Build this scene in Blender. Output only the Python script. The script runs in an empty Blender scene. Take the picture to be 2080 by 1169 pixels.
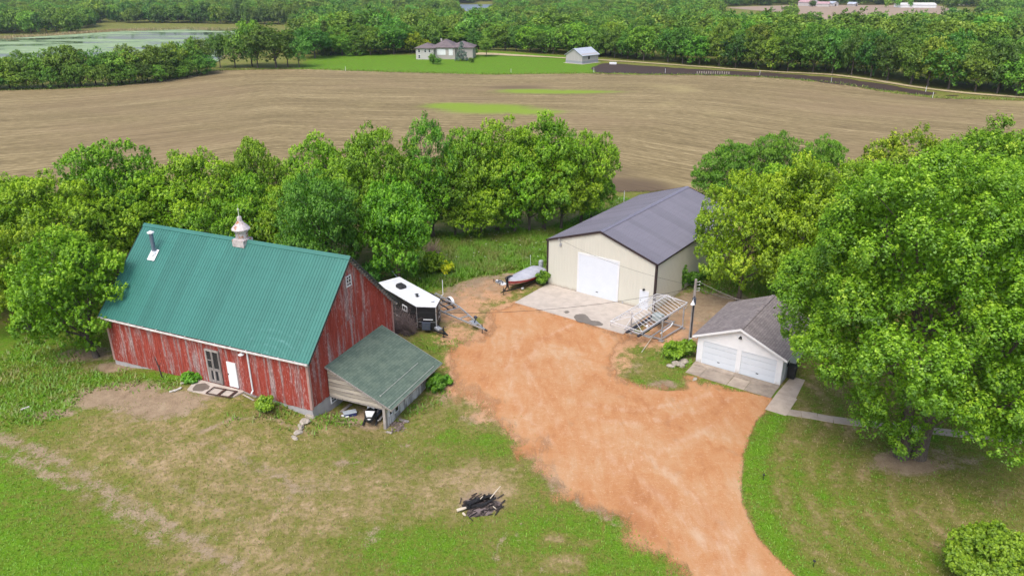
import bpy, math, random
import numpy as np
from math import radians, sin, cos, pi
sc = bpy.context.scene
COL = sc.collection
random.seed(7)
RNG = np.random.default_rng(11)

# ---------------------------------------------------------------- camera
FPX, PITCH, CAMH = 1513.67, radians(22.617), 27.738
CX, CY = 1040.0, 584.5
_c, _s = cos(PITCH), sin(PITCH)
cam = bpy.data.cameras.new('camera')
cam.sensor_width = 36; cam.lens = FPX/2080*36; cam.clip_end = 6000; cam.clip_start = .5
camo = bpy.data.objects.new('camera', cam); COL.objects.link(camo)
camo.location = (0, 0, CAMH); camo.rotation_euler = (pi/2-PITCH, 0, 0)
sc.camera = camo

# ---------------------------------------------------------------- terrain
def smooth(e0, e1, x):
    t = np.clip((x-e0)/(e1-e0), 0, 1); return t*t*(3-2*t)

def flat(px, py, z=0.0):
    """ground point seen at a photo pixel, on the level z"""
    u = (px-CX)/FPX; v = (CY-py)/FPX
    d = (u, _c+v*_s, -_s+v*_c); t = (z-CAMH)/d[2]
    return (d[0]*t, d[1]*t)

def poly_sdf(P, X, Y):
    P = np.asarray(P, float); n = len(P)
    d = np.full(X.shape, 1e18); inside = np.zeros(X.shape, bool)
    for i in range(n):
        ax, ay = P[i]; bx, by = P[(i+1) % n]
        ex, ey = bx-ax, by-ay
        t = np.clip(((X-ax)*ex+(Y-ay)*ey)/(ex*ex+ey*ey+1e-12), 0, 1)
        d = np.minimum(d, (X-ax-t*ex)**2+(Y-ay-t*ey)**2)
        c = ((ay > Y) != (by > Y))
        with np.errstate(divide='ignore', invalid='ignore'):
            xi = (bx-ax)*(Y-ay)/(by-ay if by != ay else 1e-12)+ax
        inside ^= c & (X < xi)
    d = np.sqrt(d); return np.where(inside, -d, d)

def line_dist(P, X, Y):
    d = np.full(X.shape, 1e18)
    for (ax, ay), (bx, by) in zip(P[:-1], P[1:]):
        ex, ey = bx-ax, by-ay
        t = np.clip(((X-ax)*ex+(Y-ay)*ey)/(ex*ex+ey*ey+1e-12), 0, 1)
        d = np.minimum(d, (X-ax-t*ex)**2+(Y-ay-t*ey)**2)
    return np.sqrt(d)

def vnoise(X, Y, s, seed=0):
    """smooth value noise, 0..1"""
    x = X/s+seed*17.31; y = Y/s-seed*9.77
    xi = np.floor(x); yi = np.floor(y); fx = x-xi; fy = y-yi
    def h(a, b):
        k = np.sin(a*127.1+b*311.7+seed*3.1)*43758.5453; return k-np.floor(k)
    fx = fx*fx*(3-2*fx); fy = fy*fy*(3-2*fy)
    return (h(xi, yi)*(1-fx)+h(xi+1, yi)*fx)*(1-fy)+(h(xi, yi+1)*(1-fx)+h(xi+1, yi+1)*fx)*fy

class Frame:
    def __init__(s, x, y, r, z): s.o = (x, y, z); s.r = r; s.c = cos(r); s.s = sin(r)
    def w(s, a, b, z=0): return (s.o[0]+a*s.c-b*s.s, s.o[1]+a*s.s+b*s.c, s.o[2]+z)
BARN = Frame(-30.174, 50.188, -.403, .951); bL, bW, bHE, bHR = 18.226, 10.48, 3.899, 9.156
SHED = Frame(3.422, 67.656, -.625, 0); sW, sL, sHE, sHR = 11.453, 19.054, 4.607, 6.496
GAR = Frame(14.506, 52.114, -.614, -.248); gW, gL, gHE, gHR = 6.582, 7.206, 2.409, 3.821

CTRL = []
for a, b, z in [(0, 0, .55), (-4, -3, .45), (-4, 5, .4), (5, -.6, .92), (8, -.4, 1.1), (10, -1, 1.12), (12, -1, 1.1), (15, -.8, .85), (17.4, -.8, .45),
                (18.7, -1.2, .12), (19, 2.5, -.28), (20, 6, -.35), (22.5, 2, -.58), (23.6, 6, -.45), (18.6, 10, -.15), (23, 9, -.25),
                (10, -6, .75), (10, -13, .35), (0, -10, .3), (20, -5, .0), (9, 12, .1), (0, 12, .2), (26, 2, -.35), (9, 5, .6), (4, 5, .6), (15, 5, .3)]:
    p = BARN.w(a, b); CTRL.append((p[0], p[1], z))
for a in (0, 6, 11.4):
    for b in (-6, 0, 8, 19):
        p = SHED.w(a, b); CTRL.append((p[0], p[1], 0))
for a, b in [(0, 0), (6.6, 0), (3, -2), (3, 5), (8, -4), (11, -3)]:
    p = GAR.w(a, b); CTRL.append((p[0], p[1], -.26))
for p in [(0, 50), (-2, 35), (5, 45), (12, 40), (14, 29), (24, 39), (-5, 57), (0, 66), (12, 57), (-20, 30), (-36, 40), (-48, 60), (-20, 80), (5, 90), (40, 50), (40, 80), (-60, 90), (60, 110), (0, 110), (20, 72)]:
    CTRL.append((p[0], p[1], 0))
CTRL = np.array(CTRL)
PONDP = [flat(x, y, -5) for x, y in [(-160, 92), (0, 79), (120, 72), (250, 63), (380, 60), (490, 62), (482, 85), (455, 118), (430, 131), (300, 128), (0, 135), (-160, 142)]]
LAKEP = [flat(x, y, -7) for x, y in [(925, 9), (1000, 9), (996, 22), (984, 34), (962, 34), (946, 22)]]
FARP = [flat(x, y, -1.5) for x, y in [(1470, 20), (1600, 15), (1900, 14), (1960, 26), (1880, 34), (1790, 36), (1700, 37), (1640, 32), (1560, 28)]]

def height(X, Y):
    X = np.asarray(X, float); Y = np.asarray(Y, float)
    sh = X.shape; x = X.ravel(); y = Y.ravel()
    z = np.zeros(x.shape)
    near = (np.abs(x) < 90) & (y < 160) & (y > -20)
    if near.any():
        xn, yn = x[near], y[near]
        W = np.full(xn.shape, 1/30.**3); S = np.zeros(xn.shape)
        for cx, cy, cz in CTRL:
            w = 1/((xn-cx)**2+(yn-cy)**2+.5)**1.5
            W += w; S += w*cz
        z[near] = S/W*(1-smooth(60, 90, np.abs(xn)))*(1-smooth(120, 160, yn))
    far = y > 140
    if far.any():
        xf, yf = x[far], y[far]
        u = vnoise(xf, yf, 90, 1)-.5
        zf = u*2.4*smooth(150, 190, yf)*(1-smooth(230, 270, yf)*.5)
        right = smooth(60, 160, xf)
        back = (1-smooth(560, 690, yf))*right+(1-smooth(720, 980, yf))*(1-right)
        zf = zf - 8*smooth(310, 430, yf)*back
        sd = poly_sdf(PONDP, xf, yf)
        k = 1-smooth(-4, 45, sd); zf = zf*(1-k)-5.4*k
        sl = poly_sdf(LAKEP, xf, yf)
        k = 1-smooth(-4, 40, sl); zf = zf*(1-k)-7.4*k
        z[far] = zf
    return z.reshape(sh)

def hz(x, y): return float(height(np.array([x]), np.array([y]))[0])
def at(px, py, dz=0.0):
    z = 0.0
    for _ in range(6):
        x, y = flat(px, py, z+dz); z = hz(x, y)
    return (x, y, z)

# ---------------------------------------------------------------- objects
def tag(o, label=None, cat=None, group=None, kind=None):
    if label: o['label'] = label
    if cat: o['category'] = cat
    if group: o['group'] = group
    if kind: o['kind'] = kind
    return o
def empty(name, loc, rz=0.0, label=None, cat=None, group=None, scale=None):
    o = bpy.data.objects.new(name, None); COL.objects.link(o)
    o.location = loc; o.rotation_euler = (0, 0, rz); o.empty_display_size = .3
    if scale: o.scale = scale
    return tag(o, label, cat, group)

class MB:
    """collects faces of one mesh object"""
    def __init__(s): s.v = []; s.f = []; s.t = []; s.m = []
    def add(s, vs, fs, t=.5, m=0):
        n = len(s.v); s.v += [tuple(p) for p in vs]
        for f in fs: s.f.append(tuple(i+n for i in f)); s.t.append(t); s.m.append(m)
        return s
    def box(s, x0, x1, y0, y1, z0, z1, t=.5, m=0):
        return s.add([(x0, y0, z0), (x1, y0, z0), (x1, y1, z0), (x0, y1, z0), (x0, y0, z1), (x1, y0, z1), (x1, y1, z1), (x0, y1, z1)],
                     [(0, 3, 2, 1), (4, 5, 6, 7), (0, 1, 5, 4), (1, 2, 6, 5), (2, 3, 7, 6), (3, 0, 4, 7)], t, m)
    def bbox(s, x0, x1, y0, y1, z0, z1, r=.03, t=.5, m=0):
        """box with bevelled vertical and top edges"""
        def ring(ins, z): return [(x0+ins, y0+r, z), (x0+r, y0+ins, z), (x1-r, y0+ins, z), (x1-ins, y0+r, z), (x1-ins, y1-r, z), (x1-r, y1-ins, z), (x0+r, y1-ins, z), (x0+ins, y1-r, z)]
        V = ring(0, z0)+ring(0, z1-r)+[(p[0]*(1)+0, p[1], p[2]) for p in ring(r*.9, z1)]
        F = [tuple(range(7, -1, -1)), tuple(range(16, 24))]
        for k in (0, 8):
            for i in range(8): F.append((k+i, k+(i+1) % 8, k+8+(i+1) % 8, k+8+i))
        return s.add(V, F, t, m)
    def prism(s, pts, d, t=.5, m=0):
        """polygon pts extruded by vector d"""
        n = len(pts); V = list(pts)+[(p[0]+d[0], p[1]+d[1], p[2]+d[2]) for p in pts]
        F = [tuple(range(n-1, -1, -1)), tuple(range(n, 2*n))]+[(i, (i+1) % n, n+(i+1) % n, n+i) for i in range(n)]
        return s.add(V, F, t, m)
    def beam(s, p0, p1, w, h=None, t=.5, m=0, up=(0, 0, 1)):
        h = h or w
        p0 = np.array(p0, float); p1 = np.array(p1, float); d = p1-p0; d /= np.linalg.norm(d)+1e-9
        u = np.array(up, float)
        if abs(d@u) > .98: u = np.array([1., 0, 0])
        a = np.cross(d, u); a /= np.linalg.norm(a); b = np.cross(a, d)
        V = [p+a*sx*w/2+b*sy*h/2 for p in (p0, p1) for sx, sy in ((-1, -1), (1, -1), (1, 1), (-1, 1))]
        return s.add(V, [(0, 3, 2, 1), (4, 5, 6, 7), (0, 1, 5, 4), (1, 2, 6, 5), (2, 3, 7, 6), (3, 0, 4, 7)], t, m)
    def tube(s, pts, rs, n=8, t=.5, m=0, caps=True):
        pts = [np.array(p, float) for p in pts]
        if not hasattr(rs, '__len__'): rs = [rs]*len(pts)
        V = []; F = []; pa = None
        for i, p in enumerate(pts):
            d = pts[min(i+1, len(pts)-1)]-pts[max(i-1, 0)]; d /= np.linalg.norm(d)+1e-9
            a = pa if pa is not None else (np.array([1., 0, 0]) if abs(d[0]) < .9 else np.array([0, 1., 0]))
            a = a-d*(a@d); a /= np.linalg.norm(a)+1e-9; b = np.cross(d, a); pa = a
            for k in range(n):
                an = 2*pi*k/n; V.append(p+(a*cos(an)+b*sin(an))*rs[i])
        for i in range(len(pts)-1):
            for k in range(n):
                k2 = (k+1) % n; F.append((i*n+k, i*n+k2, (i+1)*n+k2, (i+1)*n+k))
        if caps:
            F.append(tuple(range(n-1, -1, -1))); e = (len(pts)-1)*n; F.append(tuple(range(e, e+n)))
        return s.add(V, F, t, m)
    def lathe(s, prof, n=16, c=(0, 0, 0), t=.5, m=0, ax='z'):
        V = []; F = []
        for r, z in prof:
            for k in range(n):
                an = 2*pi*k/n
                p = (r*cos(an), r*sin(an), z) if ax == 'z' else (r*cos(an), z, r*sin(an))
                V.append((p[0]+c[0], p[1]+c[1], p[2]+c[2]))
        for i in range(len(prof)-1):
            for k in range(n):
                k2 = (k+1) % n; F.append((i*n+k, i*n+k2, (i+1)*n+k2, (i+1)*n+k))
        F.append(tuple(range(n-1, -1, -1))); e = (len(prof)-1)*n; F.append(tuple(range(e, e+n)))
        return s.add(V, F, t, m)
    def build(s, name, mats, parent=None, loc=None, smooth=False, rz=0):
        me = bpy.data.meshes.new(name); me.from_pydata(s.v, [], s.f)
        if not isinstance(mats, (list, tuple)): mats = [mats]
        for m_ in mats: me.materials.append(m_)
        me.polygons.foreach_set('material_index', s.m)
        a = me.attributes.new('tint', 'FLOAT', 'FACE'); a.data.foreach_set('value', s.t)
        if smooth: me.polygons.foreach_set('use_smooth', [True]*len(s.f))
        me.update()
        import bmesh
        bm = bmesh.new(); bm.from_mesh(me); bmesh.ops.recalc_face_normals(bm, faces=bm.faces); bm.to_mesh(me); bm.free()
        o = bpy.data.objects.new(name, me); COL.objects.link(o)
        if parent: o.parent = parent
        if loc is not None: o.location = loc
        if rz: o.rotation_euler = (0, 0, rz)
        return o

def npmesh(name, V, F, attrs=None, mats=None, dom='FACE', smooth=False):
    """fast mesh from arrays; F is (n,k)"""
    me = bpy.data.meshes.new(name); V = np.asarray(V, np.float32); F = np.asarray(F, np.int32)
    n, k = F.shape
    me.vertices.add(len(V)); me.vertices.foreach_set('co', V.ravel())
    me.loops.add(n*k); me.loops.foreach_set('vertex_index', F.ravel())
    me.polygons.add(n); me.polygons.foreach_set('loop_start', np.arange(0, n*k, k, dtype=np.int32))
    try: me.polygons.foreach_set('loop_total', np.full(n, k, np.int32))
    except Exception: pass
    for nm, arr in (attrs or {}).items():
        a = me.attributes.new(nm, 'FLOAT', dom); a.data.foreach_set('value', np.asarray(arr, np.float32))
    for m in (mats or []): me.materials.append(m)
    if smooth: me.polygons.foreach_set('use_smooth', np.ones(n, bool))
    me.update(calc_edges=True)
    return me
def link(name, me, parent=None):
    o = bpy.data.objects.new(name, me); COL.objects.link(o)
    if parent: o.parent = parent
    return o

# ---------------------------------------------------------------- materials
class NT:
    def __init__(s, name):
        s.mat = bpy.data.materials.new(name); s.mat.use_nodes = True
        s.t = s.mat.node_tree; s.t.nodes.clear()
        s.out = s.n('ShaderNodeOutputMaterial')
    def n(s, typ, **k):
        nd = s.t.nodes.new(typ)
        for a, b in k.items(): setattr(nd, a, b)
        return nd
    def l(s, a, b): s.t.links.new(a, b)
    def val(s, sock, v):
        if hasattr(v, 'is_linked') or hasattr(v, 'node'): s.l(v, sock)
        else:
            if sock.type == 'RGBA' and len(v) == 3: v = (*v, 1)
            sock.default_value = v
    def coord(s, which='Object'): return s.n('ShaderNodeTexCoord').outputs[which]
    def pos(s): return s.n('ShaderNodeNewGeometry').outputs['Position']
    def map(s, v, scale=(1, 1, 1), rot=(0, 0, 0), loc=(0, 0, 0)):
        m = s.n('ShaderNodeMapping'); s.l(v, m.inputs[0]); m.inputs['Scale'].default_value = scale
        m.inputs['Rotation'].default_value = rot; m.inputs['Location'].default_value = loc; return m.outputs[0]
    def noise(s, v, scale, detail=3, rough=.55, dist=0):
        m = s.n('ShaderNodeTexNoise'); s.l(v, m.inputs['Vector']); m.inputs['Scale'].default_value = scale
        m.inputs['Detail'].default_value = detail; m.inputs['Roughness'].default_value = rough; m.inputs['Distortion'].default_value = dist
        return m.outputs['Fac']
    def math(s, op, a, b=None, c=None, clamp=False):
        m = s.n('ShaderNodeMath', operation=op, use_clamp=clamp); s.val(m.inputs[0], a)
        if b is not None: s.val(m.inputs[1], b)
        if c is not None: s.val(m.inputs[2], c)
        return m.outputs[0]
    def sstep(s, x, e0, e1):
        m = s.n('ShaderNodeMapRange', interpolation_type='SMOOTHSTEP'); s.val(m.inputs[0], x)
        m.inputs[1].default_value = e0; m.inputs[2].default_value = e1; return m.outputs[0]
    def attr(s, name):
        return s.n('ShaderNodeAttribute', attribute_name=name).outputs['Fac']
    def ramp(s, fac, stops):
        m = s.n('ShaderNodeValToRGB'); s.l(fac, m.inputs[0]); e = m.color_ramp.elements
        while len(e) < len(stops): e.new(.5)
        for i, (p, c) in enumerate(stops): e[i].position = p; e[i].color = (*c, 1)
        return m.outputs[0]
    def mix(s, f, a, b, mode='MIX'):
        m = s.n('ShaderNodeMix', data_type='RGBA', blend_type=mode); s.val(m.inputs[0], f); s.val(m.inputs[6], a); s.val(m.inputs[7], b); return m.outputs[2]
    def bump(s, h, strength=.3, dist=.02):
        m = s.n('ShaderNodeBump'); m.inputs['Strength'].default_value = strength; m.inputs['Distance'].default_value = dist; s.l(h, m.inputs['Height']); return m.outputs[0]
    def pbr(s, col, rough=.8, metal=0, normal=None, spec=.3, alpha=None):
        p = s.n('ShaderNodeBsdfPrincipled'); s.val(p.inputs['Base Color'], col); s.val(p.inputs['Roughness'], rough)
        p.inputs['Metallic'].default_value = metal; p.inputs['Specular IOR Level'].default_value = spec
        if normal is not None: s.l(normal, p.inputs['Normal'])
        if alpha is not None: s.l(alpha, p.inputs['Alpha'])
        s.l(p.outputs[0], s.out.inputs[0]); return s.mat

def M(name, c1, c2=None, scale=3, stretch=(1, 1, 1), rough=.8, metal=0, spec=.3, tint=0, bump=0, detail=4, lo=.3, hi=.7):
    """paint, metal, wood...: two tones in a noise, optional per-piece tint"""
    t = NT(name); c2 = c2 or tuple(x*.82 for x in c1)
    v = t.map(t.coord(), stretch); f = t.noise(v, scale, detail, .62)
    col = t.mix(t.sstep(f, lo, hi), c2, c1)
    if tint:
        a = t.math('MULTIPLY_ADD', t.attr('tint'), 2*tint, 1-tint)
        k = t.n('ShaderNodeCombineColor'); [t.l(a, k.inputs[i]) for i in range(3)]
        col = t.mix(1.0, col, k.outputs[0], 'MULTIPLY')
    nrm = t.bump(f, bump, .02) if bump else None
    return t.pbr(col, rough, metal, nrm, spec)
# ---------------------------------------------------------------- ground cover
PX = lambda L: [at(x, y)[:2] for x, y in L]
DRIVE = PX([(1405, 1169), (1370, 1135), (1300, 1092), (1215, 1040), (1140, 985), (1085, 925), (1045, 870), (1000, 825), (945, 795), (925, 760), (912, 725),
            (955, 695), (985, 668), (995, 645), (1010, 625), (1046, 614), (1150, 643), (1266, 676), (1318, 690), (1262, 703), (1240, 730), (1252, 768), (1295, 788), (1350, 792),
            (1400, 772), (1440, 783), (1566, 806), (1556, 834), (1540, 853), (1518, 885), (1508, 930), (1503, 975), (1510, 1020), (1530, 1070), (1570, 1125), (1612, 1169), (1690, 1260), (1480, 1260)])
FIELD = PX([(-200, 192), (0, 184), (100, 182), (200, 178), (300, 168), (380, 155), (440, 143), (600, 140.5), (800, 147), (1000, 152), (1180, 150), (1215, 150), (1300, 152.5), (1420, 153),
            (1560, 158), (1700, 170), (1800, 188), (1900, 200), (2080, 205), (2300, 214)])+[(150, 112), (60, 104), (14.5, 101.5), (-10, 101), (-40, 101), (-60, 99), (-80, 100), (-130, 104)]
SOIL = PX([(1204, 140), (1212, 132), (1232, 129), (1320, 134.5), (1400, 140), (1560, 148), (1700, 158), (1800, 172.5), (1880, 187), (1980, 197), (1880, 194), (1790, 183), (1700, 171), (1600, 159), (1480, 153), (1340, 151), (1210, 148)])
ROAD = PX([(948, 109), (1000, 110.5), (1060, 113.5), (1130, 117.5), (1215, 122), (1300, 127.5), (1400, 134.5), (1500, 142), (1600, 148), (1690, 152), (1760, 161), (1860, 178), (1950, 189), (2080, 199), (2200, 206)])
TALL = PX([(790, 590), (860, 480), (1000, 470), (1130, 465), (1200, 440), (1270, 402), (1300, 420), (1130, 500), (1115, 566), (1060, 552), (990, 556), (930, 572), (880, 590), (840, 600)])

BLOBS = [  # px, py, radius x, radius y (m), channel, value
    ('l', 60, 700, 8, 6, .85), ('l', 40, 800, 6, 3, .8), ('l', 100, 1120, 11, 5.5, .97), ('l', -60, 1000, 9, 5, .97), ('l', 330, 1160, 6, 2.5, .93), ('l', 160, 1060, 5, 2.2, .93),
    ('l', 470, 930, 11, 5, .30), ('l', 640, 1060, 8, 4.5, .28), ('l', 330, 870, 7, 2.6, .3), ('l', 520, 1140, 5, 2, .3), ('l', 800, 1000, 4, 4, .28),
    ('l', 560, 830, 3, 1.2, .42), ('l', 620, 900, 3, 2, .3), ('l', 420, 840, 3, .8, .5), ('l', 700, 920, 4, 1.5, .5), ('l', 830, 850, 3, 1.5, .5),
    ('l', 850, 1120, 4.5, 2.2, .85), ('l', 940, 890, 2.2, 1.6, .75), ('l', 870, 930, 2.6, 1.2, .55), ('l', 1010, 905, 2, 1.4, .75), ('l', 1130, 1060, 4, 2.6, .85), ('l', 1250, 1120, 4, 2, .98), ('l', 1080, 990, 2, 1.8, .6),
    ('l', 985, 985, 2.4, 1.9, .08), ('l', 1150, 1140, 1.4, .6, .15), ('l', 1130, 1095, .9, .4, .2), ('l', 1190, 1102, .9, .3, .2), ('l', 900, 745, 1.4, 3, .6), ('l', 880, 700, 2.5, 2, .75), ('l', 960, 650, 2, 3, .45),
    ('l', 1760, 1010, 16, 9, .74), ('l', 1620, 900, 3, 2, .6), ('l', 1960, 990, 6, 3, .5), ('l', 1900, 1060, 4, 1.5, .52), ('l', 1650, 1080, 4, 2, .62), ('l', 1780, 960, 4, 1.3, .55), ('l', 1700, 870, 4, 1.6, .52),
    ('l', 1320, 745, 2.6, 2.4, .5), ('l', 1370, 720, 2, 2, .85), ('l', 1290, 760, 1.6, 1.4, .5), ('l', 1500, 580, 8, 7, .8), ('l', 1450, 700, 2, 3, .5),
    ('l', 210, 775, 3, 1.1, .9), ('l', 310, 768, 3.6, .8, .9), ('l', 90, 830, 3.4, 1.0, .9), ('l', 1010, 640, 1.4, 1, .35),
    ('b', 240, 800, 3.8, 1.6, .9), ('b', 330, 820, 3.6, 1.6, .85), ('b', 420, 800, 2, 1, .6), ('b', 110, 840, 2, .5, .8), ('b', 230, 745, 2.2, .8, .8), ('b', 170, 720, 3, 1.2, .7),
    ('b', 980, 585, 4.2, 4, .75), ('b', 1060, 560, 4, 3.6, .6), ('b', 930, 620, 3, 4, .8), ('b', 925, 680, 2.4, 2.2, .6), ('b', 1385, 650, 4.6, 5, .95), ('b', 1450, 625, 5, 4, .9), ('b', 1330, 690, 2.4, 1.6, .7), ('b', 1275, 735, 1.2, 1.8, .5),
    ('b', 1840, 940, 2.6, 1.1, .85), ('b', 1890, 930, 5, 1.5, .45), ('b', 740, 850, 2.6, 1.3, .7), ('b', 620, 985, 3, .8, .45), ('b', 540, 960, 2.5, .7, .4), ('b', 700, 940, 1.2, .5, .5), ('b', 820, 905, .6, .3, .5), ('b', 980, 1018, 1.5, .95, .8),
    ('b', 1350, 780, 1.6, .7, .7), ('b', 910, 790, 1.4, 1.8, .65), ('b', 975, 845, 1.8, 1.2, .55), ('b', 760, 1080, 2.2, 1.2, .35), ('b', 1530, 820, 1.0, .5, .5),
    ('b', 830, 640, 4, 3, .6)]
TRACKS = [(PX([(-60, 870), (60, 907), (170, 967), (280, 1035), (380, 1090), (480, 1150)]), .8, .5), (PX([(-60, 900), (40, 935), (150, 990), (250, 1055), (340, 1105)]), .6, .45),
          (PX([(420, 900), (490, 925), (560, 960), (600, 990), (590, 1020)]), .5, .42), (PX([(250, 930), (330, 970), (420, 1030), (540, 1075)]), .4, .42),
          (PX([(400, 880), (470, 850), (560, 850), (620, 880)]), .35, .5), (PX([(1010, 1169), (1005, 1120), (1030, 1080)]), .25, .4), (PX([(1060, 1169), (1045, 1110), (1060, 1060)]), .22, .35), (PX([(1110, 1169), (1080, 1130), (1075, 1090)]), .2, .3)]
BL = [(k, *at(px, py)[:2], rx, ry, v) for k, px, py, rx, ry, v in BLOBS]
HLAWN = PX([(600, 140), (640, 112), (700, 108), (830, 112), (900, 104), (1000, 104), (1215, 117), (1215, 148), (1000, 151), (800, 146)])

def cover(X, Y):
    """lush, bare, red, at ground points (vectorised)"""
    l = np.full(X.shape, .5); b = np.zeros(X.shape)
    l += (vnoise(X, Y, 9, 3)-.5)*.3
    for k, cx, cy, rx, ry, v in BL:
        d = ((X-cx)/rx)**2+((Y-cy)/(ry*1.25))**2
        w = np.exp(-d**1.3)
        if k == 'l': l = l*(1-w)+v*w
        else: b = np.maximum(b, v*w)
    for P, wd, v in TRACKS:
        d = line_dist(P, X, Y); w = np.exp(-(d/wd)**2); b = np.maximum(b, v*w)
    far = smooth(95, 125, Y); l = l*(1-far)+.55*far
    w = smooth(.8, -.8, poly_sdf(TALL, X, Y)); l = l*(1-w)+.95*w; b *= 1-w
    w = smooth(3, -3, poly_sdf(HLAWN, X, Y)); l = l*(1-w)+1.0*w
    sd = poly_sdf(DRIVE, X, Y)
    lawn_r = smooth(9, 12, X)*smooth(54, 46, Y)*smooth(.8, 2, sd)*smooth(16, 6, sd)
    l = l+lawn_r*(-.06+.12*np.sin(sd*2*pi/1.5+vnoise(X, Y, 5, 2)*2))
    right = smooth(8, 11, X)*smooth(52, 47, Y)
    e = np.exp(-((sd-.9)/.8)**2)*right; l = l*(1-e)+.95*e
    e = np.exp(-((sd-2.2)/.5)**2)*right*.7; l = l*(1-e)+.42*e
    e = np.exp(-((sd-.9)/.7)**2)*(1-right)*smooth(34, 31, Y)*smooth(0, 4, X); l = l*(1-e)+.95*e
    r = np.exp(-np.maximum(sd, 0)/np.where(Y > 52, 7.0, 2.6))*(1-right*.85)*smooth(33, 40, Y)
    b = np.maximum(b, .75*np.exp(-np.maximum(sd, 0)/.8)*(1-right*.8)*smooth(30, 36, Y))
    return l, np.clip(b, 0, 1), r

xs = np.concatenate([np.linspace(-42, 42, 337)])
ys = np.concatenate([np.linspace(24, 104, 321)])
def grow(a, lim, k, mx):
    out = []; s = .25
    x = a
    while abs(x) < lim:
        s = min(s*k, mx); x += s*(1 if lim > 0 else -1) if True else 0; out.append(x)
    return out
xr = []; x = 42.; s = .25
while x < 2600: s = min(s*1.09, 9 if x < 500 else 120); x += s; xr.append(x)
yr = []; y = 104.; s = .25
while y < 4200: s = min(s*1.07, 4.0 if y < 660 else (12 if y < 1200 else 200)); y += s; yr.append(y)
yb = []; y = 24.; s = .25
while y > -60: s = min(s*1.25, 12); y -= s; yb.append(y)
GX = np.concatenate([[-v for v in xr[::-1]], xs, xr]); GY = np.concatenate([yb[::-1], ys, yr])
NX, NY = len(GX), len(GY)
MX, MY = np.meshgrid(GX, GY)
GZ = height(MX, MY)
GV = np.stack([MX.ravel(), MY.ravel(), GZ.ravel()], 1)
ii, jj = np.meshgrid(np.arange(NX-1), np.arange(NY-1)); q0 = (jj*NX+ii).ravel()
GT = np.concatenate([np.stack([q0, q0+1, q0+NX+1], 1), np.stack([q0, q0+NX+1, q0+NX], 1)])

def sheet(name, f, dz, mat, attrs=None):
    """part of the terrain where f<0, laid dz above it"""
    f = f.ravel(); ft = f[GT]; ins = ft < 0
    full = GT[ins.all(1)]; part = GT[ins.any(1) & ~ins.all(1)]
    V = []; Fx = []; A = {k: [] for k in (attrs or {})}; idx = {}
    at_ = {k: v.ravel() for k, v in (attrs or {}).items()}
    u, inv = np.unique(full, return_inverse=True); V = [tuple(p) for p in GV[u]]; Fx = [tuple(r) for r in inv.reshape(-1, 3)]
    for k in A: A[k] = list(at_[k][u])
    for tri in part:
        P = []
        for a, b_ in ((0, 1), (1, 2), (2, 0)):
            i, j = tri[a], tri[b_]
            if f[i] < 0: P.append((GV[i], {k: at_[k][i] for k in A}))
            if (f[i] < 0) != (f[j] < 0):
                t = f[i]/(f[i]-f[j]); P.append((GV[i]*(1-t)+GV[j]*t, {k: at_[k][i]*(1-t)+at_[k][j]*t for k in A}))
        n = len(V)
        for p, av in P:
            V.append(tuple(p))
            for k in A: A[k].append(av[k])
        for k in range(1, len(P)-1): Fx.append((n, n+k, n+k+1))
    V = np.array(V); V[:, 2] += dz
    me = npmesh(name, V, np.array(Fx), A, [mat], 'POINT', True)
    o = link(name, me); tag(o, kind='structure'); return o

def ground_mat():
    t = NT('ground cover'); P = t.pos()
    L, B, R = t.attr('lush'), t.attr('bare'), t.attr('red')
    n1 = t.noise(P, .55, 4, .6); n2 = t.noise(P, 2.6, 4, .65); n3 = t.noise(P, 11, 3, .7); n4 = t.noise(t.map(P, (1, 1, 1), loc=(31, 7, 0)), 1.3, 5, .65)
    g = t.math('ADD', L, t.math('MULTIPLY_ADD', n1, .9, -.45)); n5 = t.noise(t.map(P, (1, 1, 1), loc=(5, 17, 0)), 1.15, 5, .7)
    g = t.math('ADD', g, t.math('MULTIPLY_ADD', n5, .9, -.45))
    g = t.math('ADD', g, t.math('MULTIPLY_ADD', n3, .6, -.30))
    g = t.math('ADD', g, t.math('MULTIPLY_ADD', n2, .9, -.45))
    col = t.ramp(t.math('MULTIPLY', g, .75, clamp=True), [(0, (.42, .31, .185)), (.14, (.32, .245, .12)), (.30, (.215, .195, .06)), (.46, (.16, .18, .032)), (.66, (.115, .215, .014)), (.95, (.115, .275, .010))])
    k = t.ramp(t.math('ADD', t.math('MULTIPLY', t.noise(t.map(P, (1, 1, 1), loc=(3, 1, 0)), 4.5, 4, .75), .6), t.math('MULTIPLY', n3, .4)), [(.34, (.48, .50, .48)), (.5, (.95, .95, .93)), (.66, (1.06, 1.06, 1.06))])
    col = t.mix(1.0, col, k, 'MULTIPLY'); col = t.mix(t.math('MULTIPLY', t.sstep(n3, .52, .72), .28), col, (.40, .36, .17))
    dirt = t.ramp(t.math('ADD', t.math('MULTIPLY', n4, .6), t.math('MULTIPLY', n3, .4)), [(.3, (.19, .135, .09)), (.5, (.29, .215, .14)), (.7, (.38, .30, .20))])
    red = t.ramp(n4, [(.3, (.42, .23, .12)), (.7, (.55, .33, .19))])
    dirt = t.mix(t.sstep(t.math('ADD', R, t.math('MULTIPLY_ADD', n1, 1.0, -.5)), .35, .75), dirt, red)
    m = t.math('ADD', B, t.math('MULTIPLY_ADD', n4, 1.1, -.55)); m = t.math('ADD', m, t.math('MULTIPLY_ADD', n3, .7, -.35))
    col = t.mix(t.sstep(m, .28, .62), col, dirt)
    h = t.math('ADD', n3, n2)
    return t.pbr(col, .95, 0, t.bump(h, .55, .08), .1)
l, b, r = cover(MX, MY)
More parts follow.
